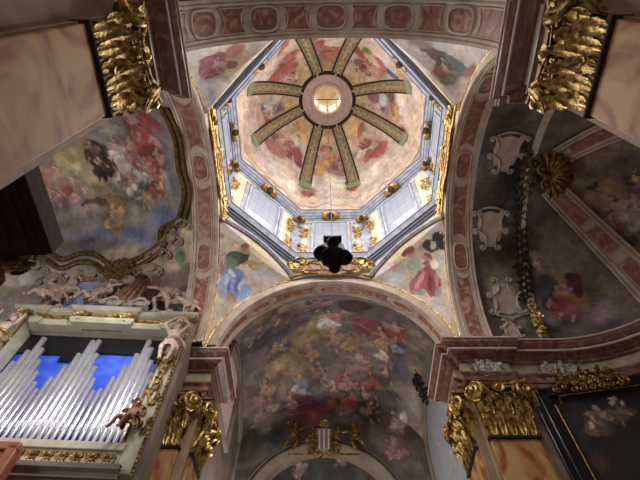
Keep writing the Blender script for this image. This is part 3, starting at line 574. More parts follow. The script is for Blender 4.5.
FRESCO['choir'] = [
('E',-1.26,8.52,18.14,0.4,0.43,0.13,-0.84,1.74,-0.05,(186,150,96),5),
('E',-2.02,9.85,17.86,0.62,0.48,0.16,-0.29,0.76,-0.24,(180,146,92),5),
('E',-3.68,8.3,16.9,0.69,0.65,0.69,-0.09,0.92,0.06,(112,104,116),4),
('E',-2.81,7.9,17.45,0.94,0.3,0.6,0.01,0.6,0.13,(100,90,100),4),
('E',0.41,8.31,18.25,0.57,-0.04,-0.05,0.01,0.7,0.08,(140,130,140),4),
('E',3,9.99,17.33,0.83,-0.44,-0.43,0.02,0.53,-0.13,(104,104,120),5),
('E',-0.09,12,16.69,2.91,0,0,-0,0,-0.69,(120,112,108),4),
('E',2.58,11.79,16.82,0.72,-0.29,-0.24,-0.01,0.43,-0.29,(96,86,84),3),
('E',-1.55,12,16.69,0.78,0,0,0.02,0,-0.41,(150,140,138),3),
('E',-3.79,9.73,16.78,0.48,0.38,0.37,-0.04,0.73,-0.18,(150,134,128),4),
('E',-0.95,6.35,17.58,1.06,0.08,0.24,-0,0.48,0.25,(112,84,96),3),
('F',-1.41,6.75,17.67,0.31,-0.9,-0.31,0.92,0.2,0.34,'vb',2),
('F',-0.6,6.24,17.58,0.19,-0.79,-0.41,0.88,0.12,0.17,'vp',3),
('F',0.62,7.19,17.99,-0.24,-0.96,-0.28,0.99,-0.2,-0.18,'gv',4),
('F',1.6,7.81,17.95,-0.66,-0.8,0.03,0.74,-0.63,-0.35,'pr',5),
('E',1.85,7.58,17.81,0.82,0.33,-0.2,-0.07,0.37,0.12,(170,66,84),2),
('E',1.43,8.15,18.06,0.37,0.35,-0.05,-0.08,0.18,0.05,(160,60,80),2),
('F',2.43,8.34,17.72,-0.24,-0.96,-0,0.86,-0.21,-0.43,'oy',6),
('E',2.29,8.99,17.82,0.38,-0.25,-0.17,0.04,0.23,-0.02,(176,130,70),2),
('E',2.91,9,17.5,0.34,0.09,-0.2,-0.07,0.26,0.04,(110,80,60),2),
('F',2.88,7.49,17.3,-0.18,-0.95,-0.18,0.83,-0.05,-0.52,'rp',7),
('E',1.03,6.25,17.51,0.59,0.3,0.04,-0.06,0.57,0.33,(100,76,80),3),
('F',-3.24,10.98,16.83,0.19,-0.74,0.49,0.73,0.42,0.35,'ps',8),
('C',-2.97,10.89,17.06,0.01,-0.32,0.14,0.3,0.08,0.16,'s',9),
('F',-1.38,11.95,17.25,-0.09,-1,0.62,1.14,0.07,0.29,'rw',10),
('E',-1.08,12,17.11,0.64,0,0.07,0.03,0,-0.3,(176,60,84),2),
('F',-0.48,11.72,17.56,-0.09,-0.71,0.38,0.8,-0.05,0.11,'vg',11),
('E',-0.97,12,16.81,0.88,0,0,0.01,0,-0.24,(150,50,76),3),
('F',0.12,11.82,17.52,-0.1,-0.69,0.4,0.8,-0.09,0.04,'ov',12),
('F',1.21,11.46,17.57,-0.19,-0.78,0.44,0.87,-0.26,-0.08,'nr',13),
('F',1.98,11.1,17.5,-0.19,-0.78,0.42,0.83,-0.31,-0.2,'ro',14),
('E',2.12,10.86,17.53,0.46,-0.15,-0.14,0,0.29,-0.11,(160,70,60),2),
('E',1,12,17.18,0.49,0,0,-0.02,0,-0.36,(84,110,80),2),
('F',0.81,10.75,17.95,-0.1,-0.69,0.25,0.73,-0.13,-0.07,'vm',15),
('C',0.12,9.94,18.21,0,-0.34,0.06,0.34,-0,-0.01,'s',16),
('F',1.39,10.02,18.02,-0.2,-0.73,0.19,0.73,-0.24,-0.14,'pm',17),
('F',-2.25,8.8,17.83,0.21,-0.55,0.07,0.5,0.22,0.22,'mv',18),
('E',2.58,11.38,17.06,0.72,-0.29,-0.25,-0,0.22,-0.12,(80,66,70),3),
('E',-3.63,11.62,16.09,0.56,0.54,0.17,-0.08,0.15,-0.2,(170,150,130),3),
('E',-2.98,11.73,16.58,0.41,0.2,0.17,0,0.15,-0.11,(190,170,140),3),
('F',-3.3,12,15.88,-0.11,0,0.92,0.92,-0,0.11,'cm',19),
('F',2.95,12,15.84,-0.03,0,0.86,0.86,-0,0.03,'pc',20),
('E',-1.98,12,15.83,0.94,0,0,0.03,0,-0.43,(84,74,74),4),
('E',-3.74,12,15.02,0.73,0,0,0.1,0,-0.7,(80,80,72),4),
('E',-2.62,12,15.18,0.64,0,0,0.05,0,-0.46,(70,64,62),4),
('E',2.39,12,15.04,0.72,0,0,-0.09,0,-0.8,(120,100,96),4),
('F',2.81,12,14.78,-0.04,0,0.78,0.78,-0,0.04,'pv',21),
('E',0.42,9.58,18.25,0.68,-0.04,-0.04,0.01,1.08,-0.12,(150,126,124),5),
('F',0.17,8.98,18.3,-0.14,-0.87,0.01,0.87,-0.14,-0.03,'mp',22),
('F',-3.61,7.62,16.81,0.29,-0.49,0.1,0.34,0.28,0.38,'vm',23),
('F',-1.05,9.5,18.18,-0.08,-0.72,0.06,0.71,-0.07,0.14,'ym',24),
('F',2.55,9.65,17.65,-0.16,-0.61,0.17,0.56,-0.21,-0.25,'vn',25),
('F',-1.57,11.25,17.57,0.01,-0.6,0.28,0.64,0.08,0.16,'wb',51),
('F',-2.05,11.78,17.1,-0.09,-0.52,0.29,0.55,0.03,0.24,'pv',52),
('F',0.65,12,16.99,-0.07,0,0.81,0.81,-0,0.07,'vr',53),
('F',1.69,11.79,17.24,-0.09,-0.56,0.38,0.65,-0.19,-0.12,'dn',54),
('F',-0.07,7.46,18.1,-0.09,-0.89,-0.24,0.92,-0.09,-0.01,'wp',55),
('F',-2.02,6.27,17.21,-0.01,-1.15,-0.67,1.24,-0.25,0.4,'vm',56),
('F',0.89,9.04,18.23,-0.11,-0.73,0.03,0.72,-0.11,-0.11,'yo',57),
('F',-2.67,8.99,17.64,0.17,-0.54,0.09,0.47,0.19,0.25,'my',58),
('F',3.05,8.47,17.39,-0.13,-0.64,0.02,0.54,-0.12,-0.35,'bn',59),
('F',-0.58,10.77,17.97,-0.09,-0.61,0.2,0.64,-0.07,0.09,'mp',60),
('F',2.21,9.2,17.85,-0.21,-0.64,0.12,0.6,-0.24,-0.24,'wv',61),
('F',-3.16,7.23,17.02,0.16,-0.69,-0.15,0.58,0.04,0.43,'vm',62),
('F',0.67,11.16,17.81,-0.05,-0.57,0.25,0.61,-0.07,-0.05,'pr',63),
('F',2.62,10.48,17.43,-0.1,-0.56,0.23,0.53,-0.19,-0.23,'nv',64),
('F',1.84,12,16.58,-0.04,0,0.72,0.72,-0,0.04,'dm',65)]
FRESCO['rdome'] = [
('E',9.65,0.56,16.82,0.6,0.3,-0.31,-0.13,0.55,-0,(176,148,90),6),
('E',9.28,0.99,16.91,0.42,-0.06,-0.14,0.06,0.44,-0.11,(160,136,96),6),
('E',8.57,3.13,16.18,0.79,-0.1,-0.16,-0.06,0.66,-0.5,(150,140,146),6),
('E',9.15,4.18,14.52,0.6,-0.17,-0.22,-0.14,0.21,-0.4,(170,140,150),5),
('E',7.74,4.4,14.81,0.35,-0.02,-0.02,-0.15,0.24,-0.49,(150,150,170),5),
('E',10.54,1.23,16.14,0.32,-0.11,-0.22,0.05,0.46,-0.18,(190,180,166),4),
('E',10.64,2.44,15.4,0.22,-0.1,-0.16,-0.03,0.34,-0.25,(176,130,136),4),
('E',10.14,-0.28,16.59,0.33,-0.08,-0.2,0.15,0.57,-0.05,(110,92,96),5),
('F',8.39,4.05,15.24,0.09,-0.61,0.88,1.05,-0.13,-0.19,'dw',2),
('F',8.6,4.13,15.03,0.09,-0.5,0.81,0.92,-0.16,-0.21,'ro',3),
('E',8.88,3.63,15.59,0.24,0.08,-0.21,-0.17,0.2,-0.15,(120,52,58),2),
('E',8.48,4.26,14.85,0.2,-0.07,0.03,0.01,0.18,-0.36,(196,66,84),2),
('E',8.99,3.84,15.26,0.18,-0.04,-0.05,-0.07,0.21,-0.26,(110,46,52),2),
('E',8.95,4.2,14.66,0.27,-0.09,-0.03,-0.03,0.1,-0.2,(150,130,90),2),
('E',7.91,3.89,15.59,0.2,0.01,-0.05,-0.14,0.27,-0.31,(100,96,110),3),
('C',7.74,3.13,16.33,0.02,-0.31,0.22,0.38,0,-0.03,'s',4),
('C',7.9,3.36,16.13,-0.01,-0.23,0.2,0.3,-0.03,-0.02,'s',5),
('E',8.4,3.49,15.92,0.17,-0.02,-0.03,-0.02,0.11,-0.1,(196,150,100),2),
('F',10.19,1.24,16.39,-0.17,-0.65,0.3,0.6,-0.3,-0.3,'as',6),
('F',10.52,1,16.22,-0.12,-0.59,0.24,0.5,-0.24,-0.33,'wc',7),
('E',10.69,1.35,15.97,0.22,-0.08,-0.17,0.03,0.36,-0.15,(200,192,180),2),
('F',10.13,1.8,16.23,-0.07,-0.44,0.25,0.43,-0.19,-0.21,'vr',8),
('E',9.89,1.8,16.38,0.15,-0.11,-0.04,0.03,0.09,-0.06,(110,90,84),2),
('E',9.43,0.6,16.91,0.17,0.08,-0.08,-0.02,0.07,-0,(80,72,70),2),
('E',9.46,0.48,16.91,0.06,-0.01,-0.02,0.04,0.18,-0.03,(84,76,74),2),
('F',10.48,-0,16.37,-0.2,-0.46,0.14,0.37,-0.25,-0.27,'vd',9),
('E',10.62,2.01,15.72,0.18,-0.07,-0.13,-0,0.18,-0.11,(96,70,74),3),
('E',8.43,-1.2,17.11,0.48,-0.28,-0.16,0.23,0.35,0.03,(120,110,84),5)]
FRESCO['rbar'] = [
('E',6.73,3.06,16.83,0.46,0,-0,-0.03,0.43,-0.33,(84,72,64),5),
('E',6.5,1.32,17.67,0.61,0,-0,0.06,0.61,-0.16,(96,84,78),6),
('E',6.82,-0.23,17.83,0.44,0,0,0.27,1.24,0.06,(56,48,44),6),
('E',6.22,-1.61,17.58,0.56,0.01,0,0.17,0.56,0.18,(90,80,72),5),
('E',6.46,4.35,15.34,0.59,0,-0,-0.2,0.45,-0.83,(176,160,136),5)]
FRESCO['alt'] = [
('F',-0.75,-0.02,1.73,0.18,0,0.58,0.58,0,-0.18,'ns',2),
('E',-0.73,-0.02,1.93,0.26,0,0.11,-0,0,-0.09,(150,112,92),3),
('E',-0.67,-0.02,1.59,0.11,0,0.03,-0.06,0,-0.28,(130,92,76),3),
('F',-0.1,-0.02,1.89,0.23,0,0.44,0.44,0,-0.23,'nd',3),
('E',-0.03,-0.02,1.88,0.15,0,-0.13,-0.07,0,-0.08,(140,104,88),3),
('E',-1.16,-0.02,1.42,0.12,0,-0.16,-0.07,0,-0.07,(120,88,74),3),
('E',-1.38,-0.02,0.57,0.18,0,-0.02,-0.12,0,-0.25,(70,44,38),5),
('E',-0.46,-0.02,1.07,0.32,0,-0.05,-0.28,0,-0.53,(44,38,38),5),
('E',-1.5,-0.02,1.53,0.22,0,-0.03,-0.21,0,-0.46,(40,44,44),5),
('C',-0.14,-0.02,2.31,0.07,0,0.13,0.13,0,-0.07,'s',4)]
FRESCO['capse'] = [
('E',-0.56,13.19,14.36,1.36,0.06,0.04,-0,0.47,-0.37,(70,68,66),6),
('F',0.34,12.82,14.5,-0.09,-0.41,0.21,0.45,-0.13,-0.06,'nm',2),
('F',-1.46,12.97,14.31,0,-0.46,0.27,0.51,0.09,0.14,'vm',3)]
FRESCO['nave'] = [
]

# ================================================================ THE SETTING
ZS = 13.34
def far_pt(th, ro=0, d=0): return Vector((math.cos(th)*(4.063+ro), 5.0+d, ZS+math.sin(th)*(4.168+ro)))
def near_pt(th, ro=0, d=0): return Vector((math.cos(th)*(4.063+ro), -4.545-d, ZS+math.sin(th)*(4.168+ro)))
def left_pt(th, ro=0, d=0): return Vector((-4.48-d, math.cos(th)*(4.52+ro), ZS+math.sin(th)*(4.605+ro)))
def right_pt(th, ro=0, d=0): return Vector((4.48+d, math.cos(th)*(4.52+ro), ZS+math.sin(th)*(4.605+ro)))
def arch(pt, t, ext, units, extb=.3, name='trim_1', lab=None):
    n = 72
    prof = [(0, ext), (0, .05), (-.035, .04), (-.035, 0), (.05, 0), (.07, .035), (.11, .035), (.13, .0), (.17, 0), (.19, .05),
            (t-.19, .05), (t-.17, 0), (t-.13, 0), (t-.11, .035), (t-.07, .035), (t-.05, 0), (t, 0), (t, extb)]
    b = MB(); k = len(prof)
    b.grid(lambda u, v: pt(PI*v, prof[int(round(u*(k-1)))][1], prof[int(round(u*(k-1)))][0]), k-1, n)
    root = struct(b.obj(name, CREAM if t < 1 else PINKPL, fix=False, sharp=25)); root.data.materials[0] = CREAM
    # marble panels on the soffit: long ones and round ones in turn
    w0, w1 = .235, t-.235
    span = PI/units
    for i in range(units):
        a0 = i*span+(.04 if i == 0 else .155); a1 = (i+1)*span-(.04 if i == units-1 else .155)
        def pan(u, v, a0=a0, a1=a1):
            q = abs(2*u-1); ins = .10*(1-abs(2*v-1)**2) if False else 0
            aa = a0+(a1-a0)*u; e = .035*math.sin(PI*v)
            aa += (e if u < .5 else -e)*(1 if q > .85 else 0)
            return pt(aa, .03, w0+(w1-w0)*v)
        m_ = MB(); m_.grid(pan, 26, 6); m_.obj('marble_panel', PANEL, root)
        fr = MB(); loop = [pan(u/20, 0) for u in range(21)]+[pan(1, v/6) for v in range(1, 7)]+[pan(1-u/20, 1) for u in range(1, 21)]+[pan(0, 1-v/6) for v in range(1, 7)]
        fr.tube(loop, .02, 6); fr.obj('panel_frame', CREAM, root)
    for i in range(1, units):
        ac = i*span; wr = (w1-w0)/2*1.0; dc = (w0+w1)/2
        rr = (pt(PI/2, 0, 0)-Vector((pt(PI/2).x, pt(PI/2).y, ZS))).length
        def disc(u, v, ac=ac): a = 2*PI*u; return pt(ac+(.10+.0*wr)*v*math.copysign(abs(math.cos(a))**.55, math.cos(a)), .02, dc+wr*.86*v*math.copysign(abs(math.sin(a))**.8, math.sin(a)))
        m_ = MB(); m_.grid(disc, 20, 3); m_.obj('round_marble_panel', PANEL, root)
        fr = MB(); fr.tube([disc(k/32, 1.16) for k in range(33)], .045, 6, flat=.7); fr.obj('round_frame', CREAM, root)
    return root
arch(far_pt, .77, .42, 4, 1.6, 'trim_1')
arch(left_pt, 1.0, .28, 4, 1.0, 'trim_2')
arch(right_pt, 1.0, .28, 4, 1.0, 'trim_3')
arch(near_pt, 1.15, .30, 6, .5, 'trim_4')

# pendentive zone
def circ(h, r, v): return r*math.sqrt(max(0, 1-(v/h)**2))
ZT = 18.45; FX = 1.70; SY = 2.05
def edge_side(z, lim):
    h = z-ZS; H = 4.605+.28; y = circ(H, 4.8, h) if h < H else 0
    zk = ZS+H*math.sqrt(1-(SY/4.8)**2)
    if z > zk: y = SY
    return min(y, lim)
def edge_front(z):
    h = z-ZS; H = 4.168+.42; x = circ(H, 4.483, h) if h < H else 0
    zk = ZS+H*math.sqrt(1-(FX/4.483)**2)
    if z > zk: x = FX
    return x
def pend(sx, sy, s, v):
    z = ZS+v*(ZT-ZS); Y0 = 5.0 if sy > 0 else 4.545
    A1 = Vector((4.48, edge_side(z, Y0), z)); yf = Y0
    k = max(0, (z-17.5)/(ZT-17.5)); yf = Y0+(4.75-Y0)*k
    A2 = Vector((edge_front(z), yf, z)); Cn = Vector((4.48, Y0, z)); mid = (A1+A2)/2
    w = .5*(1-v); Q = mid+(Cn-mid)*w
    p = A1*(1-s)**2+Q*2*s*(1-s)+A2*s*s
    return Vector((sx*p.x, sy*p.y, p.z))
def vb(s, sy):
    return (.885+.36*s*(1-s)) if sy > 0 else 1.0
names = {(-1, 1): 'pend_fl', (1, 1): 'pend_fr', (-1, -1): 'pend_nl', (1, -1): 'pend_nr'}
PENDS = {}
for (sx, sy), nm in names.items():
    b = MB(); b.grid(lambda u, v: pend(sx, sy, u, max(.002, v*vb(u, sy)*.995)), 150, 160)
    PENDS[nm] = struct(b.obj('ceiling', FRES, fix=False))
    if sy > 0:
        b = MB(); b.grid(lambda u, v: pend(sx, sy, u, vb(u, sy)+(1-vb(u, sy))*v), 40, 12); struct(b.obj('ceiling', DRUMW, fix=False))
        c0 = Vector((sx*3.2, sy*3.4, 16.5))
        inw = lambda p, k: p+(Vector((0, 0, 16.5))-p).normalized()*k
        b = MB(); b.tube([inw(pend(sx, sy, i/40, vb(i/40, sy)), .04) for i in range(41)], .09, 8, flat=.8)
        b.tube([inw(pend(sx, sy, i/40, vb(i/40, sy)-.02), .02) for i in range(41)], .0401, 6); struct(b.obj('trim_5', BLUEG))
        b = MB(); b.tube([inw(pend(sx, sy, i/40, vb(i/40, sy)-.034), .03) for i in range(41)], .035, 6); struct(b.obj('trim_23', RED))
    # gilt fillet between arch band and painting
    b = MB(); b.tube([pend(sx, sy, .995, .03+v/40*(vb(1, sy)-.05)) for v in range(41)], .035, 6)
    b.tube([pend(sx, sy, .005, .03+v/40*(vb(0, sy)-.05)) for v in range(41)], .03, 6); struct(b.obj('trim_6', GILT))
# spandrels over the arch crowns
for sy, Y0 in ((1, 5.0), (-1, 4.545)):
    b = MB()
    def sp(u, v):
        x = -FX+2*FX*u; z0 = ZS+4.588*math.sqrt(1-(x/4.483)**2); z = z0+(ZT-z0)*v
        k = max(0, (z-17.5)/(ZT-17.5)); return Vector((x, sy*(Y0+(4.75-Y0)*k), z))
    b.grid(sp, 30, 8); struct(b.obj('wall_front' if sy > 0 else 'wall_nave', DRUMW, fix=False))
for sx in (-1, 1):
    b = MB()
    def sp(u, v):
        y = -SY+2*SY*u; z0 = ZS+4.885*math.sqrt(1-(y/4.8)**2); return Vector((sx*4.48, y, z0+(ZT-z0)*v))
    b.grid(sp, 30, 8); struct(b.obj('wall_left' if sx < 0 else 'wall_right', DRUMW, fix=False))

# octagon: base cornice, drum walls, top cornice
OB = [(-FX, 4.75), (FX, 4.75), (4.5, SY), (4.5, -SY), (FX, -4.75), (-FX, -4.75), (-4.5, -SY), (-4.5, SY)]
OT = [(-1.65, 4.62), (1.65, 4.62), (4.72, 1.6), (4.72, -1.6), (1.65, -4.62), (-1.65, -4.62), (-4.72, -1.6), (-4.72, 1.6)]
b = MB(); b.sweep([(-.1, 18.30), (0, 18.34), (.0, 18.42), (.07, 18.47), (.07, 18.55), (.13, 18.60), (.13, 18.68), (.2, 18.74), (.24, 18.84), (.3, 18.92), (.3, 19.05), (.22, 19.10), (-.5, 19.14)], OB, True)
struct(b.obj('trim_7', BLUEG, fix=False, sharp=20))
b = MB(); b.sweep([(-.2, 22.45), (-.02, 22.5), (.02, 22.62), (.1, 22.66), (.1, 22.78), (.2, 22.84), (.2, 22.92), (.3, 22.98), (.32, 23.1), (.2, 23.2), (-.1, 23.26)], OT, True)
struct(b.obj('trim_8', BLUEG, fix=False, sharp=20))
for P_, L_ in ((OB, ((.075, 18.44, .03), (.14, 18.57, .03), (.21, 18.71, .025), (.315, 18.98, .03))), (OT, ((.03, 22.6, .03), (.11, 22.74, .03), (.21, 22.9, .03), (.33, 23.03, .03)))):
    b = MB()
    for o_, z_, w_ in L_: b.sweep([(o_-w_, z_-w_), (o_+w_*.6, z_-w_), (o_+w_*.6, z_+w_*.4), (o_-w_, z_+w_*.4)], P_, True)
    struct(b.obj('trim_22', GROOVE, fix=False, sharp=20))
def inset(P, k):
    n = len(P); out = []
    for i in range(n):
        a = Vector(P[i-1]); p = Vector(P[i]); c = Vector(P[(i+1) % n]); t1 = (p-a).normalized(); t2 = (c-p).normalized()
        n1 = Vector((t1.y, -t1.x)); n2 = Vector((t2.y, -t2.x)); q = n1+n2; q = q/q.dot(n1); out.append(p+q*k)
    return out
WB = inset(OB, -.32); WT = inset(OT, -.06)
DRUM_FRAMES = []
for i in range(8):
    a, b_ = WB[i], WB[(i+1) % 8]; c, d = WT[i], WT[(i+1) % 8]
    P = [Vector((a.x, a.y, 19.1)), Vector((b_.x, b_.y, 19.1)), Vector((d.x, d.y, 22.6)), Vector((c.x, c.y, 22.6))]
    cen = sum(P, Vector())/4; up = ((P[2]+P[3])-(P[0]+P[1])).normalized(); rt = (P[1]-P[0]).normalized(); n = rt.cross(up)
    if n.dot(-cen.xy.to_3d()) < 0: n = -n
    wd = ((P[1]-P[0]).length+(P[2]-P[3]).length)/2
    DRUM_FRAMES.append((F(cen, n, up), wd, (P[2]+P[3]-P[0]-P[1]).length/4))
    m_ = MB(); m_.add(P, [(0, 1, 2, 3)]); struct(m_.obj('wall_drum', DRUMW, fix=False))
for i, (M, wd, ht) in enumerate(DRUM_FRAMES):
    w = .84; h0, h1 = -1.5, 1.42
    win = empty('window_%d' % (i+1)); win.matrix_world = M; struct(win)
    b = MB(); b.box((0, -.035, (h0+h1)/2), (2*w, .05, h1-h0)); b.obj('pane', PANE, win)
    b = MB()
    for s in (-1, 1): b.box((s*(w+.05), -.05, (h0+h1)/2), (.10, .14, h1-h0+.2))
    b.box((0, -.05, h1+.05), (2*w+.2, .14, .10)); b.box((0, -.07, h0-.06), (2*w+.3, .2, .12)); b.obj('window_frame', BLUEG, win, bevel=.015)
    b = MB()
    for s in (-1, 1):
        b.box((s*(w+.24), -.035, (h0+h1)/2+.04), (.13, .07, h1-h0+.1)); b.box((s*(w+.24), -.05, h1+.02), (.2, .1, .14))
    b.obj('side_pilaster', BLUEG, win, bevel=.015)
# corner strips of the drum
b = MB()
for i in range(8):
    p, q = WB[i], WT[i]; n = -Vector((p.x, p.y, 0)).normalized()
    for s in (-1, 1):
        j = (i+s) % 8; t = (WB[j]-p).normalized()*.30; t2 = (WT[j]-q).normalized()*.30; nn = n*.05
        P0 = Vector((p.x, p.y, 19.1))+nn; P1 = Vector((p.x+t.x, p.y+t.y, 19.1))+nn; P2 = Vector((q.x+t2.x, q.y+t2.y, 22.6))+nn; P3 = Vector((q.x, q.y, 22.6))+nn
        b.add([P0, P1, P2, P3], [(0, 1, 2, 3)])
struct(b.obj('trim_9', BLUEG, fix=False))

# dome
def polyR(phi, P):
    d = Vector((math.cos(phi), math.sin(phi)))
    for i in range(8):
        a = Vector(P[i]); c = Vector(P[(i+1) % 8]); e = c-a; den = d.x*e.y-d.y*e.x
        if abs(den) < 1e-9: continue
        t = (a.x*e.y-a.y*e.x)/den; s = (a.x*d.y-a.y*d.x)/den
        if t > 0 and -1e-6 <= s <= 1+1e-6: return t
    return 4.6
DT = inset(OT, .12); AM = math.radians(72.5)
def dome_pt(phi, t, off=0):
    a = t*AM; R = polyR(phi, DT); k = min(1, t*1.15); R = R*(1-k)+4.5*k
    r = R*math.cos(a)-off*math.cos(a); z = 23.2+5.75*math.sin(a)/math.sin(AM)-off*math.sin(a)
    return Vector((r*math.cos(phi)-.13*t, r*math.sin(phi), z))
b = MB(); b.grid(lambda u, v: dome_pt(2*PI*u, v), 560, 170)
DOME = struct(b.obj('ceiling', FRES, fix=False))
b = MB(); b.tube([dome_pt(2*PI*i/160, .09+.018*math.sin(2*PI*i/160*24)+.02*math.sin(2*PI*i/160*9), .05) for i in range(161)], .09, 6); struct(b.obj('trim_10', PINKPL))
# right transept: stuccoed barrel band, then a half dome; left transept: sail vault; choir vault
def rbar(u, v): th = PI*v; return Vector((5.48+1.9*u, 4.85*math.cos(th), ZS+4.5*math.sin(th)))
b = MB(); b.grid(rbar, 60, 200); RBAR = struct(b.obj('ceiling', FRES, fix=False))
def rdome(phi, t, off=0):
    a = t*PI/2; k = 1-off
    return Vector((7.38+4.75*k*math.cos(a)*math.cos(phi), 4.75*k*math.cos(a)*math.sin(phi), ZS+4.0*k*math.sin(a)))
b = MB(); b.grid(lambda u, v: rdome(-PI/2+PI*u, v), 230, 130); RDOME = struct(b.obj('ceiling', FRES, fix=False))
def lvault(u, v):
    x = -5.48-8.0*u; h = 4.55+1.25*(1-((x+9.4)/4.0)**2); th = PI*v
    return Vector((x, 5.0*math.cos(th), ZS+h*math.sin(th)))
b = MB(); b.grid(lvault, 170, 220); LV = struct(b.obj('ceiling', FRES, fix=False))
def cz(x, y): return 18.3-5.7+math.sqrt(max(0, 5.7**2-x*x-(y-8.95)**2))
def cvault(u, v):
    x = -4.25+8.5*v; y = 5.77+6.25*u; return Vector((x, y, cz(x, y)))
b = MB(); b.grid(cvault, 150, 220); CV = struct(b.obj('ceiling', FRES, fix=False))
# end wall of the choir with its arch, and the dark apse behind
CE, CR, CZ = -.38, 3.2, 11.5
def cend(u, v):
    th = PI*u; a = Vector((CE+CR*math.cos(th), 12.0, CZ+CR*math.sin(th))); w = max(abs(math.cos(th))/4.25, math.sin(th)/(cz(0, 12)-CZ)); q = Vector((CE*0+math.cos(th)/w, 12.0, CZ+math.sin(th)/w)); q.z = min(q.z, cz(q.x, 12.0)+.02)
    return a+(q-a)*v
b = MB(); b.grid(cend, 200, 60); CEND = struct(b.obj('wall_choir', FRES, fix=False))
b = MB()
for s in (-1, 1): b.add([(CE+s*CR, 12, 0), (s*4.25, 12, 0), (s*4.25, 12, CZ), (CE+s*CR, 12, CZ)], [(0, 1, 2, 3)])
struct(b.obj('wall_choir', STONE, fix=False))
b = MB(); b.grid(lambda u, v: Vector((CE+(CR-.25*(u > .3)-.0)*math.cos(PI*v), 11.85+[0, .0, .14, .14, .6][int(u*4+.01)], CZ+(CR-.0-.25*(u > .3))*math.sin(PI*v))), 4, 60)
b.tube([(CE+CR*1.02*math.cos(PI*i/60), 11.93, CZ+CR*1.02*math.sin(PI*i/60)) for i in range(61)], .13, 8)
b.tube([(CE+CR*1.10*math.cos(PI*i/60), 11.96, CZ+CR*1.10*math.sin(PI*i/60)) for i in range(61)], .05, 6)
struct(b.obj('trim_11', STONE, fix=False))
b = MB(); b.grid(lambda u, v: Vector((CE+CR*math.cos(v*PI/2)*math.cos(PI*u), 12.3+2.0*math.cos(v*PI/2)*math.sin(PI*u), CZ+CR*math.sin(v*PI/2))), 80, 50)
CAPSE = struct(b.obj('ceiling', FRES, fix=False))
b = MB(); b.grid(lambda u, v: Vector((CE+CR*math.cos(PI*u), 12.3+2.0*math.sin(PI*u), CZ*v)), 24, 2); struct(b.obj('wall_apse', STONE, fix=False))
# choir side walls
b = MB(); b.grid(lambda u, v: Vector((4.25, 5.8+6.22*u, (cz(4.25, 5.8+6.22*u)+.02)*v)), 30, 4); struct(b.obj('wall_choir_right', PALEW, fix=False))
b = MB(); b.grid(lambda u, v: Vector((-4.25, 5.8+6.22*u, (cz(-4.25, 5.8+6.22*u)+.02)*v)), 30, 4); struct(b.obj('wall_choir_left', STONE, fix=False))
# nave vault sliver behind the near arch, floor
b = MB(); b.grid(lambda u, v: Vector((5.0*math.cos(PI*v), -5.7-5*u, ZS+5.0*math.sin(PI*v))), 40, 120); NV = struct(b.obj('ceiling', FRES, fix=False))
b = MB(); b.tube([(4.45*math.cos(PI*i/60), -5.78, ZS+4.55*math.sin(PI*i/60)) for i in range(61)], .09, 8); struct(b.obj('trim_12', GILT))
b = MB(); b.box((0, 1, -.05), (30, 28, .1)); struct(b.obj('floor', FLOORM))

# walls and entablatures along the plan
apse = [(7.4+4.95*math.sin(a), 4.95*math.cos(a)) for a in [PI*i/28 for i in range(1, 28)]]
PR = [(4.3, 6.6), (4.0, 6.6), (4.0, 5.12), (4.18, 5.12), (4.18, 4.85), (5.68, 4.85), (5.68, 4.95), (7.4, 4.95)]+apse+[(7.4, -4.95), (5.9, -4.95), (5.9, -3.84), (4.62, -3.84), (4.62, -4.02), (4.46, -4.02), (4.46, -5.58), (4.62, -5.58), (4.62, -9.5)]
PL = [(-4.22, -9.5), (-4.22, -5.62), (-4.06, -5.62), (-4.06, -4.12), (-4.24, -4.12), (-4.24, -3.90), (-5.6, -3.90), (-5.6, -4.95), (-13.4, -4.95), (-13.4, 5.3), (-5.75, 5.3), (-4.1, 5.3), (-4.1, 6.7), (-4.3, 6.7)]
ARC = [(0, 11.6), (.05, 11.6), (.05, 11.78), (.09, 11.80), (.09, 11.98), (.16, 12.05), (.16, 12.12), (.04, 12.12)]
FIL1 = [(.515, 13.25), (.535, 13.27), (.535, 13.31), (.515, 13.33)]; FIL2 = [(.365, 12.9), (.38, 12.92), (.38, 12.97), (.365, 12.98)]
FRZ = [(.04, 12.12), (.04, 12.58)]
CRN = [(.04, 12.58), (.12, 12.6), (.12, 12.7), (.2, 12.74), (.2, 12.80), (.36, 12.86), (.36, 12.98), (.42, 13.0), (.5, 13.12), (.5, 13.24), (.52, 13.3), (.0, 13.36), (-.6, 13.36)]
PLA = [p for p in PL if p[0] > -5.7 or p[1] < 0][:6]; PLB = [p for p in PL if p[1] > 5.2 and p[0] > -5.8]
for path in (PLA, PLB):
    b = MB(); b.sweep(ARC, path); struct(b.obj('trim_13', RED, fix=False, sharp=20))
    b = MB(); b.sweep(FRZ, path); struct(b.obj('trim_14', FRIEZE, fix=False, sharp=20))
    b = MB(); b.sweep(CRN, path); struct(b.obj('trim_15', RED, fix=False, sharp=20))
    b = MB(); b.sweep(FIL1, path); b.sweep(FIL2, path); struct(b.obj('trim_21', PINKPL, fix=False))
for path, side in ((PR, 'right'), (PL, 'left')):
    b = MB(); b.sweep([(0, 0), (0, 11.62)], path); struct(b.obj('wall_'+side, WALLM, fix=False, sharp=20))
    if side == 'left': continue
    b = MB(); b.sweep(FIL1, path); b.sweep(FIL2, path); struct(b.obj('trim_21', PINKPL, fix=False))
    b = MB(); b.sweep(ARC, path); struct(b.obj('trim_13', RED, fix=False, sharp=20))
    b = MB(); b.sweep(FRZ, path); struct(b.obj('trim_14', FRIEZE, fix=False, sharp=20))
    b = MB(); b.sweep(CRN, path); struct(b.obj('trim_15', RED, fix=False, sharp=20))
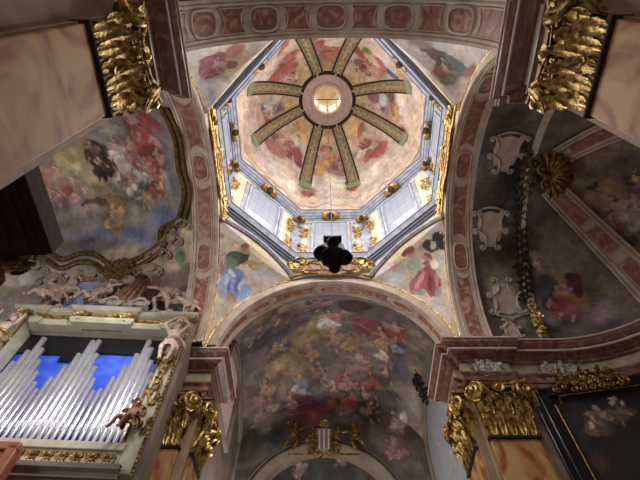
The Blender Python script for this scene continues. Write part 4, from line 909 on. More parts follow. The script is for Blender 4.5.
# blocks closing the spandrels above the entablatures beside the arches
b = MB()
for sx in (-1, 1):
    b.box((sx*5.2, 5.75, 13.36+.15), (2.2, 1.5, .3))
struct(b.obj('trim_16', CREAM))
# end wall of the left transept
b = MB(); b.add([(-13.4, -5, 13.3), (-13.4, 5, 13.3), (-13.4, 5, 20), (-13.4, -5, 20)], [(0, 1, 2, 3)]); struct(b.obj('wall_left', STONE, fix=False))
# half-dome ribs with marble panels
for az in (42, -42):
    a0 = math.radians(az); rib = MB()
    def rp(u, v, off=.0, w=.55):
        t = .08+.80*v; base = rdome(a0, t, off); side = Vector((-math.sin(a0), math.cos(a0), 0)); return base+side*(u-.5)*2*w*(1-.35*v)
    rib.grid(lambda u, v: rp(u, v, .035), 8, 40); ro = struct(rib.obj('trim_17', CREAM, fix=False))
    for s in (0, .16, .84, 1):
        q = MB(); q.tube([rp(s, v/40, .045) for v in range(41)], .045, 6); q.obj('rib_moulding', CREAM, ro)
    for (v0, v1) in ((.05, .33), (.42, .62), (.68, .92)):
        q = MB(); q.grid(lambda u, v: rp(.27+.46*u, v0+(v1-v0)*v, .045), 6, 14); q.obj('marble_panel', PANEL, ro)
# dark arch between barrel band and half dome
b = MB(); b.tube([(7.35, 4.78*math.cos(PI*i/70), ZS+4.2*math.sin(PI*i/70)) for i in range(71)], .16, 8); struct(b.obj('trim_18', STUCCO))

# ================================================================ DOME DETAIL
T0 = .335
PH = [math.atan2(p.y, p.x) for p in [Vector(q) for q in DT]]
def rib_pt(ph, t, s, off):
    p = dome_pt(ph, t, off); sd = Vector((-math.sin(ph), math.cos(ph), 0)); return p+sd*s
for ph in PH:
    hw = lambda t: .34-.10*(t-T0)
    b = MB()
    prof = [(-1, -.02), (-1, .10), (-.72, .12), (-.68, .07), (.68, .07), (.72, .12), (1, .10), (1, -.02)]
    b.grid(lambda u, v: rib_pt(ph, T0+(.985-T0)*v, prof[int(round(u*7))][0]*hw(T0+(1-T0)*v), prof[int(round(u*7))][1]), 7, 40)
    rb = b.obj('dome_rib', OLIVE, DOME, fix=False, sharp=20); rb['label'] = 'olive and gold dome rib with a carved vine'
    q = MB()
    for s in (-1, 1): q.tube([rib_pt(ph, T0+(.985-T0)*v/40, s*hw(T0+(1-T0)*v/40), .09) for v in range(41)], .05, 6)
    q.obj('rib_border', DARKW, rb)
    q = MB(); q.tube([rib_pt(ph, T0+.02+(.95-T0)*v/90, .13*math.sin(v*.62), .10) for v in range(91)], .035, 5)
    for v in range(3, 90, 5): p = rib_pt(ph, T0+.02+(.95-T0)*v/90, .13*math.cos(v*.62), .11); q.ball(p, (.09, .09, .07), 6, 4)
    q.obj('gilded_vine', VINE, rb)
    q = MB(); q.add([rib_pt(ph, T0-.035+.05*k, s*.37, o) for k in (0, 1) for s in (-1, 1) for o in (-.02, .14)], [(0, 1, 3, 2), (4, 5, 7, 6), (0, 1, 5, 4), (2, 3, 7, 6), (1, 3, 7, 5), (0, 2, 6, 4)])
    q.obj('rib_foot', GREEN, rb)
LC = (-.13, 0, 0)
b = MB(); b.lathe([(1.62, 29.0), (1.62, 28.85), (1.5, 28.74), (1.36, 28.78), (1.34, 28.86), (1.22, 28.84), (1.0, 28.9), (.98, 28.82), (.86, 28.80), (.80, 28.9), (.80, 29.05)], LC, 64)
rg = b.obj('oculus_ring', mat('pinkish_ring_marble', lin((206, 182, 170)), .6, 0, lin((184, 156, 146)), 3), DOME, fix=False, sharp=25)
b = MB(); b.lathe([(1.60, 28.84), (1.66, 28.76), (1.56, 28.68), (1.46, 28.74), (1.44, 28.84)], LC, 64); b.obj('ring_border', DARKW, rg)
b = MB(); b.lathe([(.80, 28.95), (.80, 29.5)], LC, 48); b.lathe([(.80, 30.7), (.86, 30.75), (.8, 30.9), (.78, 31.2), (.62, 31.9), (.3, 32.3), (.02, 32.4)], LC, 48)
ln = b.obj('lantern', mat('warm_lantern_plaster', lin((240, 230, 212)), .8, 0, lin((216, 192, 166)), 1.4, 1), DOME, fix=False)
LP = mat('sunlit_lantern_pane', (1, .92, .78), .5, emis=1.5)
for k in range(8):
    a = PI/8+k*PI/4; q = MB(); w = .22
    q.grid(lambda u, v: Vector((LC[0]+.80*math.cos(a+(u-.5)*.56), .80*math.sin(a+(u-.5)*.56), 29.5+1.2*v)), 4, 2); q.obj('lantern_pane', LP, ln, fix=False)
    q = MB(); q.box((0, 0, 0), (.16, .1, 1.2)); q.xf(Matrix.Translation((LC[0]+.80*math.cos(a+PI/8), .80*math.sin(a+PI/8), 30.1)) @ Matrix.Rotation(a+PI/8+PI/2, 4, 'Z')); q.obj('lantern_pier', CREAM, ln)

# ================================================================ GILDED ORNAMENT SHAPES
def leaf(b, c, h, w, curl=.3, tilt=0, yaw=0, n=8, M=None):
    def fn(u, v):
        x = (u-.5)*2; wd = w*(math.sin(PI*min(.97, .12+.85*v))**.7)*(1+.22*abs(math.sin(v*PI*3.5)))/2
        z = h*v-(max(0, v-.75)**2)*h*2.2; y = -(curl*v**2.6)-.05*math.cos(x*PI*2)*h*.3-.03
        return Vector((x*wd, y, z))
    q = MB(); q.grid(fn, 6, 10)
    q.join(MB().grid(lambda u, v: fn(u, v)+Vector((0, .03, 0)), 6, 10))
    R = Matrix.Translation(c) @ Matrix.Rotation(yaw, 4, 'Z') @ Matrix.Rotation(tilt, 4, 'Y')
    b.join(q, R)
def spiral(b, c, r, turns=1.9, rad=.03, mir=1, start=0, plane='xz', y=0, taper=.3, n=34):
    pts = []; rs = []
    for i in range(n+1):
        t = i/n; a = start+turns*2*PI*t; rr = r*(1-.88*t)
        x = mir*rr*math.cos(a); z = rr*math.sin(a); pts.append((c[0]+x, c[1]-y*t, c[2]+z)); rs.append(rad*(1-(1-taper)*t))
    b.tube(pts, rs, 6); b.ball((c[0], c[1]-y-.01, c[2]), rad*1.3, 6, 4)
def cscroll(b, p0, p1, bulge, rad=.03, r=.1, y=0):
    """C-shaped scroll between two points with curled ends, in the x,z plane"""
    a = Vector((p0[0], p0[1])); c = Vector((p1[0], p1[1])); d = c-a; n = Vector((-d.y, d.x)).normalized()*bulge
    pts = []
    for i in range(17):
        t = i/16; q = a*(1-t)+c*t+n*4*t*(1-t); pts.append((q.x, y, q.y))
    b.tube(pts, [rad*(.55+.45*math.sin(PI*i/16)) for i in range(17)], 6)
    sg = 1 if bulge > 0 else -1
    for q, s in ((a, 1), (c, -1)):
        e = q+n.normalized()*(-r*.0); spiral(b, (e.x-n.normalized().x*r*.9*1, y, e.y-n.normalized().y*r*.9), r, 1.3, rad*.8, s*sg, math.atan2(n.y, n.x) if s*sg > 0 else PI-math.atan2(n.y, n.x))
def garland(b, w, h, seed, dens=1, rad=.03):
    """climbing gilt leaf and scroll spray filling w by h around the origin"""
    R = random.Random(seed)
    n = int(4*dens+h*2.5)
    for i in range(n):
        z0 = -h/2+h*i/n; z1 = z0+h/n*1.4; s = 1 if i % 2 else -1
        cscroll(b, (s*w*.1, z0), (s*w*.25, z1), s*w*.22, rad, w*.16, y=-.05)
    for i in range(int(9*dens*max(1, h))):
        x = R.uniform(-.5, .5)*w; z = R.uniform(-.5, .5)*h
        leaf(b, (x, -.02, z), R.uniform(.16, .26)*max(.6, w), .14*max(.6, w), .1, R.uniform(-2.2, 2.2))
    for i in range(int(5*dens)): b.ball((R.uniform(-.3, .3)*w, -.07, R.uniform(-.45, .45)*h), (.05, .04, .05), 6, 4)
def put(b, name, mat_, M, label, cat, group=None, parts=()):
    o = b.obj(name, mat_); o.matrix_world = M; tag(o, label, cat, group)
    return o
WN = ['nearest the choir arch', 'right of the one over the choir arch', 'on the right-hand side', 'at the upper right', 'hidden nearest the nave arch', 'at the upper left', 'on the left-hand side', 'left of the one over the choir arch']
CN = ['left of the window over the choir arch', 'right of the window over the choir arch', 'below the right-hand window', 'above the right-hand window', '', '', 'above the left-hand window', 'below the left-hand window']
WN = ['over the choir arch', 'to the lower right', 'on the right-hand side', 'to the upper right', 'nearest the nave arch', 'to the upper left', 'on the left-hand side', 'to the lower left']
def corbel(M, label, drop, group):
    e = empty('gilded_corbel'); e.matrix_world = M; tag(e, label, 'ornament', group)
    b = MB(); b.ball((0, -.30, 0), (.15, .15, .17), 12, 8); b.lathe([(.0, -.32), (.07, -.28), (.1, -.18), (.16, -.1)], (0, -.3, 0), 12); b.obj('dark_knob', DARKW, e)
    b = MB()
    for a in (-1.9, -1.3, -.7, 0, .7, 1.3, 1.9): leaf(b, (.1*math.sin(a), -.12, .08*math.cos(a)), .42, .22, .18, a)
    for s in (-1, 1): spiral(b, (s*.32, -.12, -.02), .13, 1.5, .035, s)
    if drop:
        for k in range(5): leaf(b, (0, -.08, -.25-.17*k), .2, .2-.02*k, .08, PI); b.ball((0, -.14, -.3-.17*k), .055-.005*k, 6, 4)
    b.obj('gilded_leaves', GILT, e); return e
for i, (M, wd, ht) in enumerate(DRUM_FRAMES):
    corbel(M @ Matrix.Translation((0, -.06, ht-.05)), 'dark knob over the drum window '+WN[i], False, 'corbels above the drum windows')
    p = WB[i]; q = WT[i]; n = -Vector((q.x, q.y, 0)).normalized()
    Mc = F(Vector((q.x, q.y, 22.3))+n*.08, n, s=.75)
    if i not in (5, 4): corbel(Mc, 'gilt bracket in the drum corner '+CN[i], True, 'brackets in the drum corners')
    for s in (-1, 1):
        for lv in (0, 1):
            if i == 4: continue
            b = MB(); garland(b, .46, 1.0 if lv == 0 else .75, 10*i+s+lv*5, .8)
            put(b, 'gilded_spray', GILT, M @ Matrix.Translation((s*(wd/2-.42 if wd > 3.45 else wd/2-.36), -.03, -.95 if lv == 0 else .55)),
                '%s gilt leaf spray %s of the drum window %s' % ('lower' if lv == 0 else 'upper', 'left' if s < 0 else 'right', WN[i]), 'ornament', 'gilt sprays beside the drum windows')
# plaques over the arches
def plaque(M, w, label, seed):
    e = empty('gilded_plaque'); e.matrix_world = M; tag(e, label, 'plaque', 'plaques over the crossing arches')
    b = MB(); R = random.Random(seed)
    out = []
    for i in range(48):
        a = 2*PI*i/48; rx = w*.40*(1+.07*math.cos(6*a)); rz = .34*(1+.16*math.cos(8*a)); out.append((rx*math.copysign(abs(math.cos(a))**.6, math.cos(a)), rz*math.copysign(abs(math.sin(a))**.7, math.sin(a))))
    b.prism(out, -.10, .0); b.obj('marble_field', PANEL, e, bevel=.02)
    b = MB(); b.tube([(x*1.03, -.1, z*1.06) for x, z in out+out[:1]], .045, 6)
    for k in (-1, 0, 1): b.tube([(x*.32+k*w*.24, -.12, z*.5) for x, z in out+out[:1]], .022, 5)
    for s in (-1, 1):
        cscroll(b, (s*w*.30, .38), (s*w*.52, .30), s*.12, .06, .12, -.1); cscroll(b, (s*w*.36, -.34), (s*w*.60, -.42), -s*.10, .06, .13, -.1)
        cscroll(b, (s*w*.50, .1), (s*w*.66, -.34), s*.12, .055, .1, -.1); cscroll(b, (s*w*.62, -.42), (s*w*.78, -.66), s*.08, .05, .1, -.1)
        for k in range(6): leaf(b, (s*w*(.36+.05*k), -.1, .2-.1*k), .3, .2, .12, s*R.uniform(.3, 2))
    leaf(b, (0, -.1, .3), .3, .3, .1); leaf(b, (-.2, -.1, .3), .3, .2, .1, -.8); leaf(b, (.2, -.1, .3), .3, .2, .1, .8)
    b.obj('gilt_frame', GILT, e)
plaque(F((-.03, 4.74, 18.16), (0, -1, -.45)), 3.3, 'pink marble plaque with gilt scrolls over the crown of the choir arch', 1)
plaque(F((-4.44, -.1, 18.25), (1, 0, 0)), 3.6, 'tall pink plaque with gilt scrolls on the left side under the drum', 2)
plaque(F((4.44, -.1, 18.25), (-1, 0, 0)), 3.6, 'tall pink plaque with gilt scrolls on the right side under the drum', 3)

# ================================================================ FIGURES
def body(name, M, bones, mt, parent, size=1.0):
    """bones: list of chains [(x, y, z, r), ...]; the first point of the first chain is the pelvis; later chains start at an index into earlier points"""
    vs = []; es = []; rs = []
    for ch in bones:
        st = 0
        if isinstance(ch[0], int): prev = ch[0]; st = 1
        else: prev = None
        for p in ch[st:]:
            vs.append(M @ Vector(p[:3])); rs.append(p[3]*size)
            if prev is not None: es.append((prev, len(vs)-1))
            prev = len(vs)-1
    me = bpy.data.meshes.new(name); me.from_pydata(vs, es, []); o = bpy.data.objects.new(name, me); COL.objects.link(o)
    md = o.modifiers.new('skin', 'SKIN'); md.use_smooth_shade = True
    for i, r in enumerate(rs): me.skin_vertices[0].data[i].radius = (r, r)
    me.skin_vertices[0].data[0].use_root = True
    sb = o.modifiers.new('sub', 'SUBSURF'); sb.levels = 1; sb.render_levels = 1
    me.materials.append(mt)
    if parent: o.parent = parent
    return o
def statue(name, label, cat, M, H, mt, armL, armR, legL, legR, group=None, lean=0, head=(0, 0), wings=False, drape=None, hair=None, child=True):
    """H overall height if standing; joints given in units of H relative to the pelvis: arm (elbow, hand), leg (knee, foot)"""
    e = empty(name); e.matrix_world = M; tag(e, label, cat, group)
    k = 1.25 if child else 1
    S = Matrix.Scale(H, 4)
    Lx = lean
    hip = .07*k; sh = .115*k
    tor = [(0, 0, 0, .085*k), (Lx*.3, 0, .1, .082*k), (Lx*.7, -.01, .21, .095*k), (Lx, 0, .30, .05*k), (Lx+head[0]*.4, -.01, .345, .048*k), (Lx+head[0], -.02+head[1], .41, .075*k*(1.12 if child else .9)), (Lx+head[0]*1.1, -.02+head[1], .47, .062*k)]
    def arm(s, e_, h): return [2, (Lx+s*sh, 0, .26, .042*k), (e_[0], e_[1], e_[2], .035*k), ((e_[0]+h[0])/2, (e_[1]+h[1])/2, (e_[2]+h[2])/2, .03*k), (h[0], h[1], h[2], .024*k), (h[0]*1.06+.0, h[1]-.01, h[2]+(.03 if h[2] > e_[2] else -.03), .024*k)]
    def leg(s, e_, h): return [0, (s*hip, -.005, -.04, .066*k), ((s*hip+e_[0])/2, e_[1]/2, (e_[2]-.04)/2, .062*k), (e_[0], e_[1], e_[2], .046*k), ((e_[0]+h[0])/2, (e_[1]+h[1])/2+.01, (e_[2]+h[2])/2, .042*k), (h[0], h[1], h[2], .026*k), (h[0], h[1]-.07, h[2]-.02, .026*k)]
    bn = [tor, arm(-1, *armL), arm(1, *armR), leg(-1, *legL), leg(1, *legR)]
    sc = [[(p if isinstance(p, int) else (p[0]*H, p[1]*H, p[2]*H, p[3]*H)) for p in ch] for ch in bn]
    body('body', Matrix.Identity(4), sc, mt, e)
    hx, hy, hz = (Lx+head[0])*H, (-.02+head[1])*H, .44*H
    b = MB(); b.ball((hx, hy-.085*H*k*.9, hz-.01*H), (.014*H, .02*H, .02*H), 6, 4)
    b.ball((hx-.03*H, hy-.07*H*k, hz+.012*H), .012*H, 6, 4); b.ball((hx+.03*H, hy-.07*H*k, hz+.012*H), .012*H, 6, 4); b.ball((hx, hy-.073*H*k, hz-.045*H), (.022*H, .01*H, .007*H), 6, 4)
    b.obj('face', mt, e)
    b = MB(); R = random.Random(int(hx*99))
    for i in range(26):
        a = R.uniform(0, 2*PI); c = R.uniform(-.1, 1); rr = .085*H*k
        x, y, z = math.cos(a)*math.sqrt(max(0, 1-c*c)), math.sin(a)*math.sqrt(max(0, 1-c*c)), c
        if y < -.35 and c < .6: continue
        b.ball((hx+x*rr, hy+y*rr, hz+.02*H+z*rr), .03*H, 6, 4)
    b.obj('hair', hair or mt, e)
    if wings:
        for s in (-1, 1):
            b = MB()
            for j in range(6): leaf(b, (s*.05*H, .09*H, .22*H), (.30-.03*j)*H, .10*H, -.03*H, s*(.5+.24*j))
            b.obj('wing', wings if not isinstance(wings, bool) else GILT, e)
    if drape:
        b = MB()
        def dr(u, v):
            a = (u-.5)*PI*1.5; r = (.10+.05*v+.012*math.sin(u*26))*H*k; return Vector((r*math.sin(a)+.05*H*v*math.sin(v*3), -r*math.cos(a)*.9, (.03-.24*v)*H+.03*H*math.sin(u*5)))
        b.grid(dr, 30, 8); b.tube([(-.12*H*k, -.03*H, .0), (0, -.12*H*k, .03*H), (.13*H*k, -.04*H, .06*H), (.22*H, .05*H, .02*H), (.28*H, .06*H, -.10*H)], [.02*H, .03*H, .035*H, .03*H, .012*H], 8)
        b.obj('drapery', drape, e, fix=False)
    return e

# ================================================================ PILASTERS WITH COMPOSITE CAPITALS
def pilaster(M, w, dp, label, z0=0, zt=9.72, side_leaves=True, zc=11.6):
    e = empty('pilaster'); e.matrix_world = M; tag(e, label, 'pilaster')
    b = MB(); b.box((0, -dp/2, (z0+zt)/2), (w, dp, zt-z0)); b.obj('shaft', SHAFT, e, bevel=.02)
    b = MB(); b.box((0, -dp/2-.01, zt+.04), (w+.12, dp+.12, .09)); b.obj('astragal', DARKW, e, bevel=.03)
    c = empty('capital', (0, 0, zt+.08), e); H = zc-zt-.08; RC = random.Random(5)
    b = MB(); b.prism([(-w/2+.06, 0), (w/2-.06, 0), (w/2+.08, H*.86), (-w/2-.08, H*.86)], -dp-.04, 0)
    for i in range(int(w/.09)): x = -w/2+.09+i*.09; b.tube([(x, -dp-.04, .02), (x, -dp-.06, H*.8)], .028, 5)
    b.obj('bell', GILTD, c)
    q = MB(); nl = 5
    for i in range(nl): leaf(q, (-w/2+w*(i+.5)/nl, -dp-.03, 0), H*(.40+.05*(i % 2)), w/nl*.86, .26)
    q.obj('lower_leaves', GILT, c)
    q = MB()
    for i in range(6): leaf(q, (-w/2+w*i/5, -dp-.05, H*.30), H*(.34+.08*(i % 2)), w/5*.7, .30)
    for i in range(14): leaf(q, (RC.uniform(-.5, .5)*w, -dp-.10, H*RC.uniform(.15, .75)), .2, .12, .16, RC.uniform(-1.5, 1.5))
    for i in range(5): cscroll(q, (-w/2+w*i/5+.04, H*.62), (-w/2+w*(i+1)/5-.04, H*.62), .09, .025, .06, -dp-.14)
    for s in (-1, 1):
        for j in range(2): leaf(q, (s*w/2, -dp*(.25+.5*j), H*.1*(1+j)), H*.46, .34, .26, 0, -s*PI/2 if s < 0 else PI/2)
    q.obj('upper_leaves', GILT, c)
    for s in (-1, 1):
        q = MB(); spiral(q, (0, 0, 0), .27, 2.0, .065, s, PI/2, y=.10); spiral(q, (0, .06, 0), .27, 2.0, .05, s, PI/2, y=.05)
        leaf(q, (-s*.1, .0, -.32), .32, .22, .12, s*.4)
        q.tube([(0, .0, .27), (-s*.25, .05, .18), (-s*.38, .1, -.1)], [.06, .05, .03], 6)
        q.xf(Matrix.Translation((s*(w/2+.10), -dp-.20, H*.76)) @ Matrix.Scale(1.15, 4) @ Matrix.Rotation(s*.6, 4, 'Z')); q.obj('volute', GILT, c)
    q = MB()
    for k in range(7): a = 2*PI*k/7; leaf(q, (.03*math.sin(a), -dp-.2, H*.86+.03*math.cos(a)), .2, .15, .05, a)
    q.ball((0, -dp-.26, H*.86), .08, 8, 6)
    for k in range(12): R = random.Random(k); q.ball((R.uniform(-.4, .4)*w, -dp-.16, H*R.uniform(.6, .8)), R.uniform(.04, .08), 6, 4)
    q.obj('rosette', GILT, c)
    q = MB(); n = 8; pts = []
    W2, D2 = w/2+.24, dp+.30
    for i in range(n+1): t = i/n; pts.append((-W2+2*W2*t, -D2+.16*math.sin(PI*t)))
    pts += [(W2, 0), (-W2, 0)]
    for z0_, z1_, k in ((H-.20, H-.1, .94), (H-.1, H, 1.0)):
        m_ = len(pts); q.add([(x*k, y*k, z0_) for x, y in pts]+[(x*k, y*k, z1_) for x, y in pts], [tuple(range(m_))[::-1], tuple(range(m_, 2*m_))]+[(i, (i+1) % m_, m_+(i+1) % m_, m_+i) for i in range(m_)])
    q.obj('abacus', GILTD, c)
    return e
pilaster(F((-4.06-.26, -4.86, 0), (1, 0, 0)), 1.44, .36, 'near left veined marble pilaster with a gilt capital, seen close at upper left', zt=9.5, zc=11.5)
pilaster(F((4.46+.26, -4.79, 0), (-1, 0, 0)), 1.50, .36, 'near right veined marble pilaster with a gilt capital, seen close at upper right', zt=9.5, zc=11.5)
pilaster(F((4.92, 5.12, 0), (0, -1, 0)), 1.34, .34, 'veined marble pilaster with a gilt capital left of the dark altar painting')
pilaster(F((3.98+.10, 5.86, 0), (-1, 0, 0)), 1.30, .14, 'side pilaster facing the choir, on the right-hand pier of the choir arch')
pilaster(F((-5.02, 5.55, 0), (0, -1, 0)), 1.3, .34, 'veined marble pilaster with a gilt capital right of the organ case')
pilaster(F((-4.18, 6.05, 0), (1, 0, 0)), 1.1, .14, 'side pilaster facing the choir, on the left-hand pier of the choir arch')

# ================================================================ LAMP CLUSTER
e = empty('lamp_cluster', (-.02, 0, 11.5)); e.scale = (.84, .84, .84); tag(e, 'black cluster of round floodlights hanging on a chain from the dome', 'lamp')
b = MB(); b.tube([(0, 0, .75), (-.13, 0, 20.9)], .012, 6); b.obj('chain', BLKMET, e)
b = MB(); b.tube([(-1.1, 0, 20.92), (.85, 0, 20.92)], .03, 6); b.obj('hanging_bar', BLKMET, e)
b = MB(); b.tube([(0, 0, .78), (.05, 0, .74), (.05, 0, .66), (0, 0, .62), (-.04, 0, .66)], .025, 6); b.box((0, 0, .6), (.7, .08, .05)); b.box((-.34, 0, .42), (.04, .08, .4)); b.box((.34, 0, .42), (.04, .08, .4)); b.obj('yoke', BLKMET, e)
b = MB(); b.lathe([(0, -.30), (.34, -.30), (.42, -.2), (.42, .16), (.34, .26), (0, .26)], (0, 0, .12), 8); b.obj('housing', BLKMET, e, smooth=False, bevel=.02)
b = MB(); b.box((0, -.3, .42), (.56, .36, .10)); b.box((0, -.28, .5), (.44, .22, .07)); b.obj('ballast_box', BLACK, e, bevel=.02)
for k, (x, y, z) in enumerate([(-.38, -.12, -.02), (.40, -.05, -.16), (-.16, -.24, -.42), (.1, .35, -.1), (-.02, -.42, .1)]):
    q = MB(); rad = .22 if k < 3 else .17
    q.lathe([(0, .16), (rad*.6, .15), (rad*.95, .02), (rad, -.12), (rad*1.08, -.13), (rad*1.08, -.17), (rad*.9, -.17)], (0, 0, 0), 20)
    Mx = Matrix.Translation((x, y, z)) @ Matrix.Rotation(.35 if x > 0 else -.25, 4, 'Y') @ Matrix.Rotation(-.5, 4, 'X')
    q.xf(Mx); h = q.obj('lamp_head', BLACK, e)
    q = MB(); q.lathe([(0, -.13), (rad*.9, -.15)], (0, 0, 0), 20); q.xf(Mx); q.obj('lens', GLASSB, h, fix=False)
    q = MB(); q.tube([(x*.6, y*.6, z*.5+.1), (x, y, z+.1)], .04, 6); q.obj('bracket', BLKMET, h)

# ================================================================ ORGAN
OA = Vector((-11, 4.17, 0)); OT_ = Vector((5.8, .38, 0)).normalized(); ON = Vector((OT_.y, -OT_.x, 0)); OM = F(OA, ON)
def OL(x, y=0, z=0): return OM @ Matrix.Translation((x, y, z))
MOUTH = mat('bright_tin_mouth', (.95, .95, 1), .22, .3)
org = empty('pipe_organ'); org.matrix_world = OL(0); tag(org, 'church organ with silver pipes before a blue backing in a pale gilt case', 'organ')
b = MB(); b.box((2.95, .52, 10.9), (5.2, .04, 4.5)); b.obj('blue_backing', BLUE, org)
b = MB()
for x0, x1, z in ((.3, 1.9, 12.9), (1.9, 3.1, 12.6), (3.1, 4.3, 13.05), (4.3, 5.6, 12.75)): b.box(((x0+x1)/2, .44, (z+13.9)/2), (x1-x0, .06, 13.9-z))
b.obj('painted_cornice_shade', BLACK, org)  # stepped black boards standing in for the cornice's shadow on the blue
b = MB(); b.box((2.95, .68, 11.4), (5.9, .2, 5.9)); b.obj('case_back', DARKW, org)
pk = [(1.2, 13.42, 10.95), (2.95, 13.72, 10.95), (4.76, 13.65, 11.4)]
pos_ = []; x = .62
while x < 5.36:
    pos_.append(x); x += .186
for x in pos_:
    c = min(pk, key=lambda p: abs(p[0]-x)); d = abs(x-c[0]); t = min(1, d/.92)
    top = c[1]-(c[1]-10.95)*(t**.8); r = .098-.028*t
    p = empty('pipe', (x, .12, 9.16), org)
    q = MB(); hh = top-9.16
    q.lathe([(r*.25, 0), (r*.4, .05), (r, .52+.12*(1-t)), (r, hh-.01), (r*.85, hh), (r*.8, hh-.05)], (0, 0, 0), 14); q.obj('pipe_body', PIPE, p, sharp=60)
    q = MB(); zb = .55+.12*(1-t); q.box((0, -r*.92, zb+.11), (r*1.3, r*.22, .22)); q.obj('pipe_mouth', mat_mouth if 'mat_mouth' in globals() else MOUTH, p, bevel=.01)
b = MB(); b.box((2.9, .1, 9.04), (5.4, .9, .24)); b.obj('impost', CASE, org, bevel=.03)
b = MB(); b.box((2.9, .12, 8.70), (5.3, .8, .46)); b.obj('frieze', CASE, org)
b = MB(); b.sweep([(0, 8.14), (.08, 8.16), (.1, 8.28), (.2, 8.34), (.22, 8.46), (0, 8.5)], [(0.1, -.28), (5.75, -.28)]); b.box((2.9, .1, 8.32), (5.6, .76, .34)); b.obj('frieze_moulding', STONE, org)
for i in range(14):
    q = MB(); xx = .45+i*.37; q.ball((xx, -.30, 9.0), (.07, .06, .08), 8, 6)
    for s in (-1, 1): leaf(q, (xx, -.28, 8.98), .20, .12, .05, s*1.3); leaf(q, (xx, -.28, 8.92), .17, .08, .05, s*2.2)
    q.tube([(xx-.12, -.3, 8.82), (xx, -.34, 8.78), (xx+.12, -.3, 8.82)], .03, 6); q.xf(Matrix.Translation((0, 0, -.22))); q.obj('cherub_ornament', GILTD, org)
    q = MB()
    for s in (-.08, .02, .1): q.ball((xx+s, -.36, 8.54), (.03, .03, .04), 6, 4)
    q.obj('crystal_drops', mat('crystal', (.8, .85, .95), .1, .3) if i == 0 else bpy.data.materials['crystal'], org)
b = MB(); b.box((2.9, .1, 7.0), (5.5, .72, 2.3)); b.obj('lower_case', CASE, org)
b = MB()
for xx in (3.75, 4.95): b.box((xx, -.28, 7.3), (.95, .06, 1.4))
b.obj('lower_panel', CASEG, org, bevel=.02)
b = MB()
for xx in (3.75, 4.95): b.tube([(xx-.5, -.3, 6.6), (xx-.5, -.3, 8.03), (xx+.5, -.3, 8.03), (xx+.5, -.3, 6.6)], .03, 6)
b.obj('panel_gilt_edge', GILTD, org)
# posts at both ends
for s, xx in ((-1, .12), (1, 5.75)):
    b = MB(); b.box((xx, .1, 11.2), (.5, .7, 5.7)); po = b.obj('case_post', CASE, org, bevel=.03)
    b = MB(); b.tube([(xx-.27, -.27, 8.4), (xx-.27, -.27, 14.0)], .04, 6); b.tube([(xx+.27, -.27, 8.4), (xx+.27, -.27, 14.0)], .04, 6)
    for k in range(40): b.ball((xx+s*.27, -.30, 8.5+k*.138), .045, 6, 4)
    b.tube([(xx+.12*math.cos(a), -.30, 11.0+.55*math.sin(a)) for a in [2*PI*i/20 for i in range(21)]], .03, 6)
    for k in range(14): R = random.Random(k); leaf(b, (xx+R.uniform(-.12, .12), -.28, 9.5+k*.19), .22, .14, .1, R.uniform(-1.5, 1.5))
    for k in range(5): leaf(b, (xx, -.3, 12.05), .32, .14, .12, (k-2)*.5)
    b.obj('gilt_carving', GILTD, po)
    if s > 0:
        b = MB(); b.box((xx+.33, .3, 11.2), (.22, .9, 5.8)); b.obj('case_side', STONE, po)
# cornice
b = MB(); pr = [(-.1, 14.02), (.22, 14.04), (.3, 14.12), (.3, 14.24), (.12, 14.28), (.12, 14.46), (.22, 14.5), (.36, 14.56), (.42, 14.62), (.42, 14.72), (-.3, 14.74)]
b.sweep(pr, [(.1, .5), (.1, .02), (.55, .02), (.55, .1), (2.15, .1), (2.15, -.08), (3.75, -.08), (3.75, .1), (5.25, .1), (5.25, .02), (5.75, .02), (5.75, .5)])
b.box((2.93, .35, 14.38), (5.6, .5, .66)); b.xf(Matrix.Translation((0, 0, -.28))); b.obj('cornice', CASE, org, fix=False, sharp=20)
b = MB()
for x0, x1 in ((.5, 2.1), (2.2, 3.7), (3.8, 5.4)):
    y = -.36 if x0 == 2.2 else -.2
    b.tube([(x0+(x1-x0)*i/12, y, 14.5-.2*math.sin(PI*i/12)) for i in range(13)], [.05+.035*math.sin(PI*i/12) for i in range(13)], 8)
    for i in range(24): b.ball((x0+(x1-x0)*(i+.5)/24, y+.1, 14.40), .042, 6, 4)
    b.tube([(x0, y+.1, 14.33), (x1, y+.1, 14.33)], .03, 6)
for xx in (.15, 2.15, 3.75, 5.75):
    for k in range(3): leaf(b, (xx, -.3, 14.2), .35, .2, .1, (k-1)*.7)
    leaf(b, (xx, -.28, 14.4), .35, .2, .1, PI)
b.xf(Matrix.Translation((0, 0, -.28))); b.obj('gilt_garland', GILT, org)
b = MB(); R = random.Random(4)
for i in range(9):
    xx = 1.0+i*.5
    if 3.0 < xx < 4.2: continue
    cscroll(b, (xx-.22, 15.08), (xx+.22, 15.08), .22, .05, .11, -.25); spiral(b, (xx, -.3, 15.2), .12, 1.4, .03)
b.xf(Matrix.Translation((0, .1, -.53))); b.obj('rocaille_cresting', STUCCO, org)
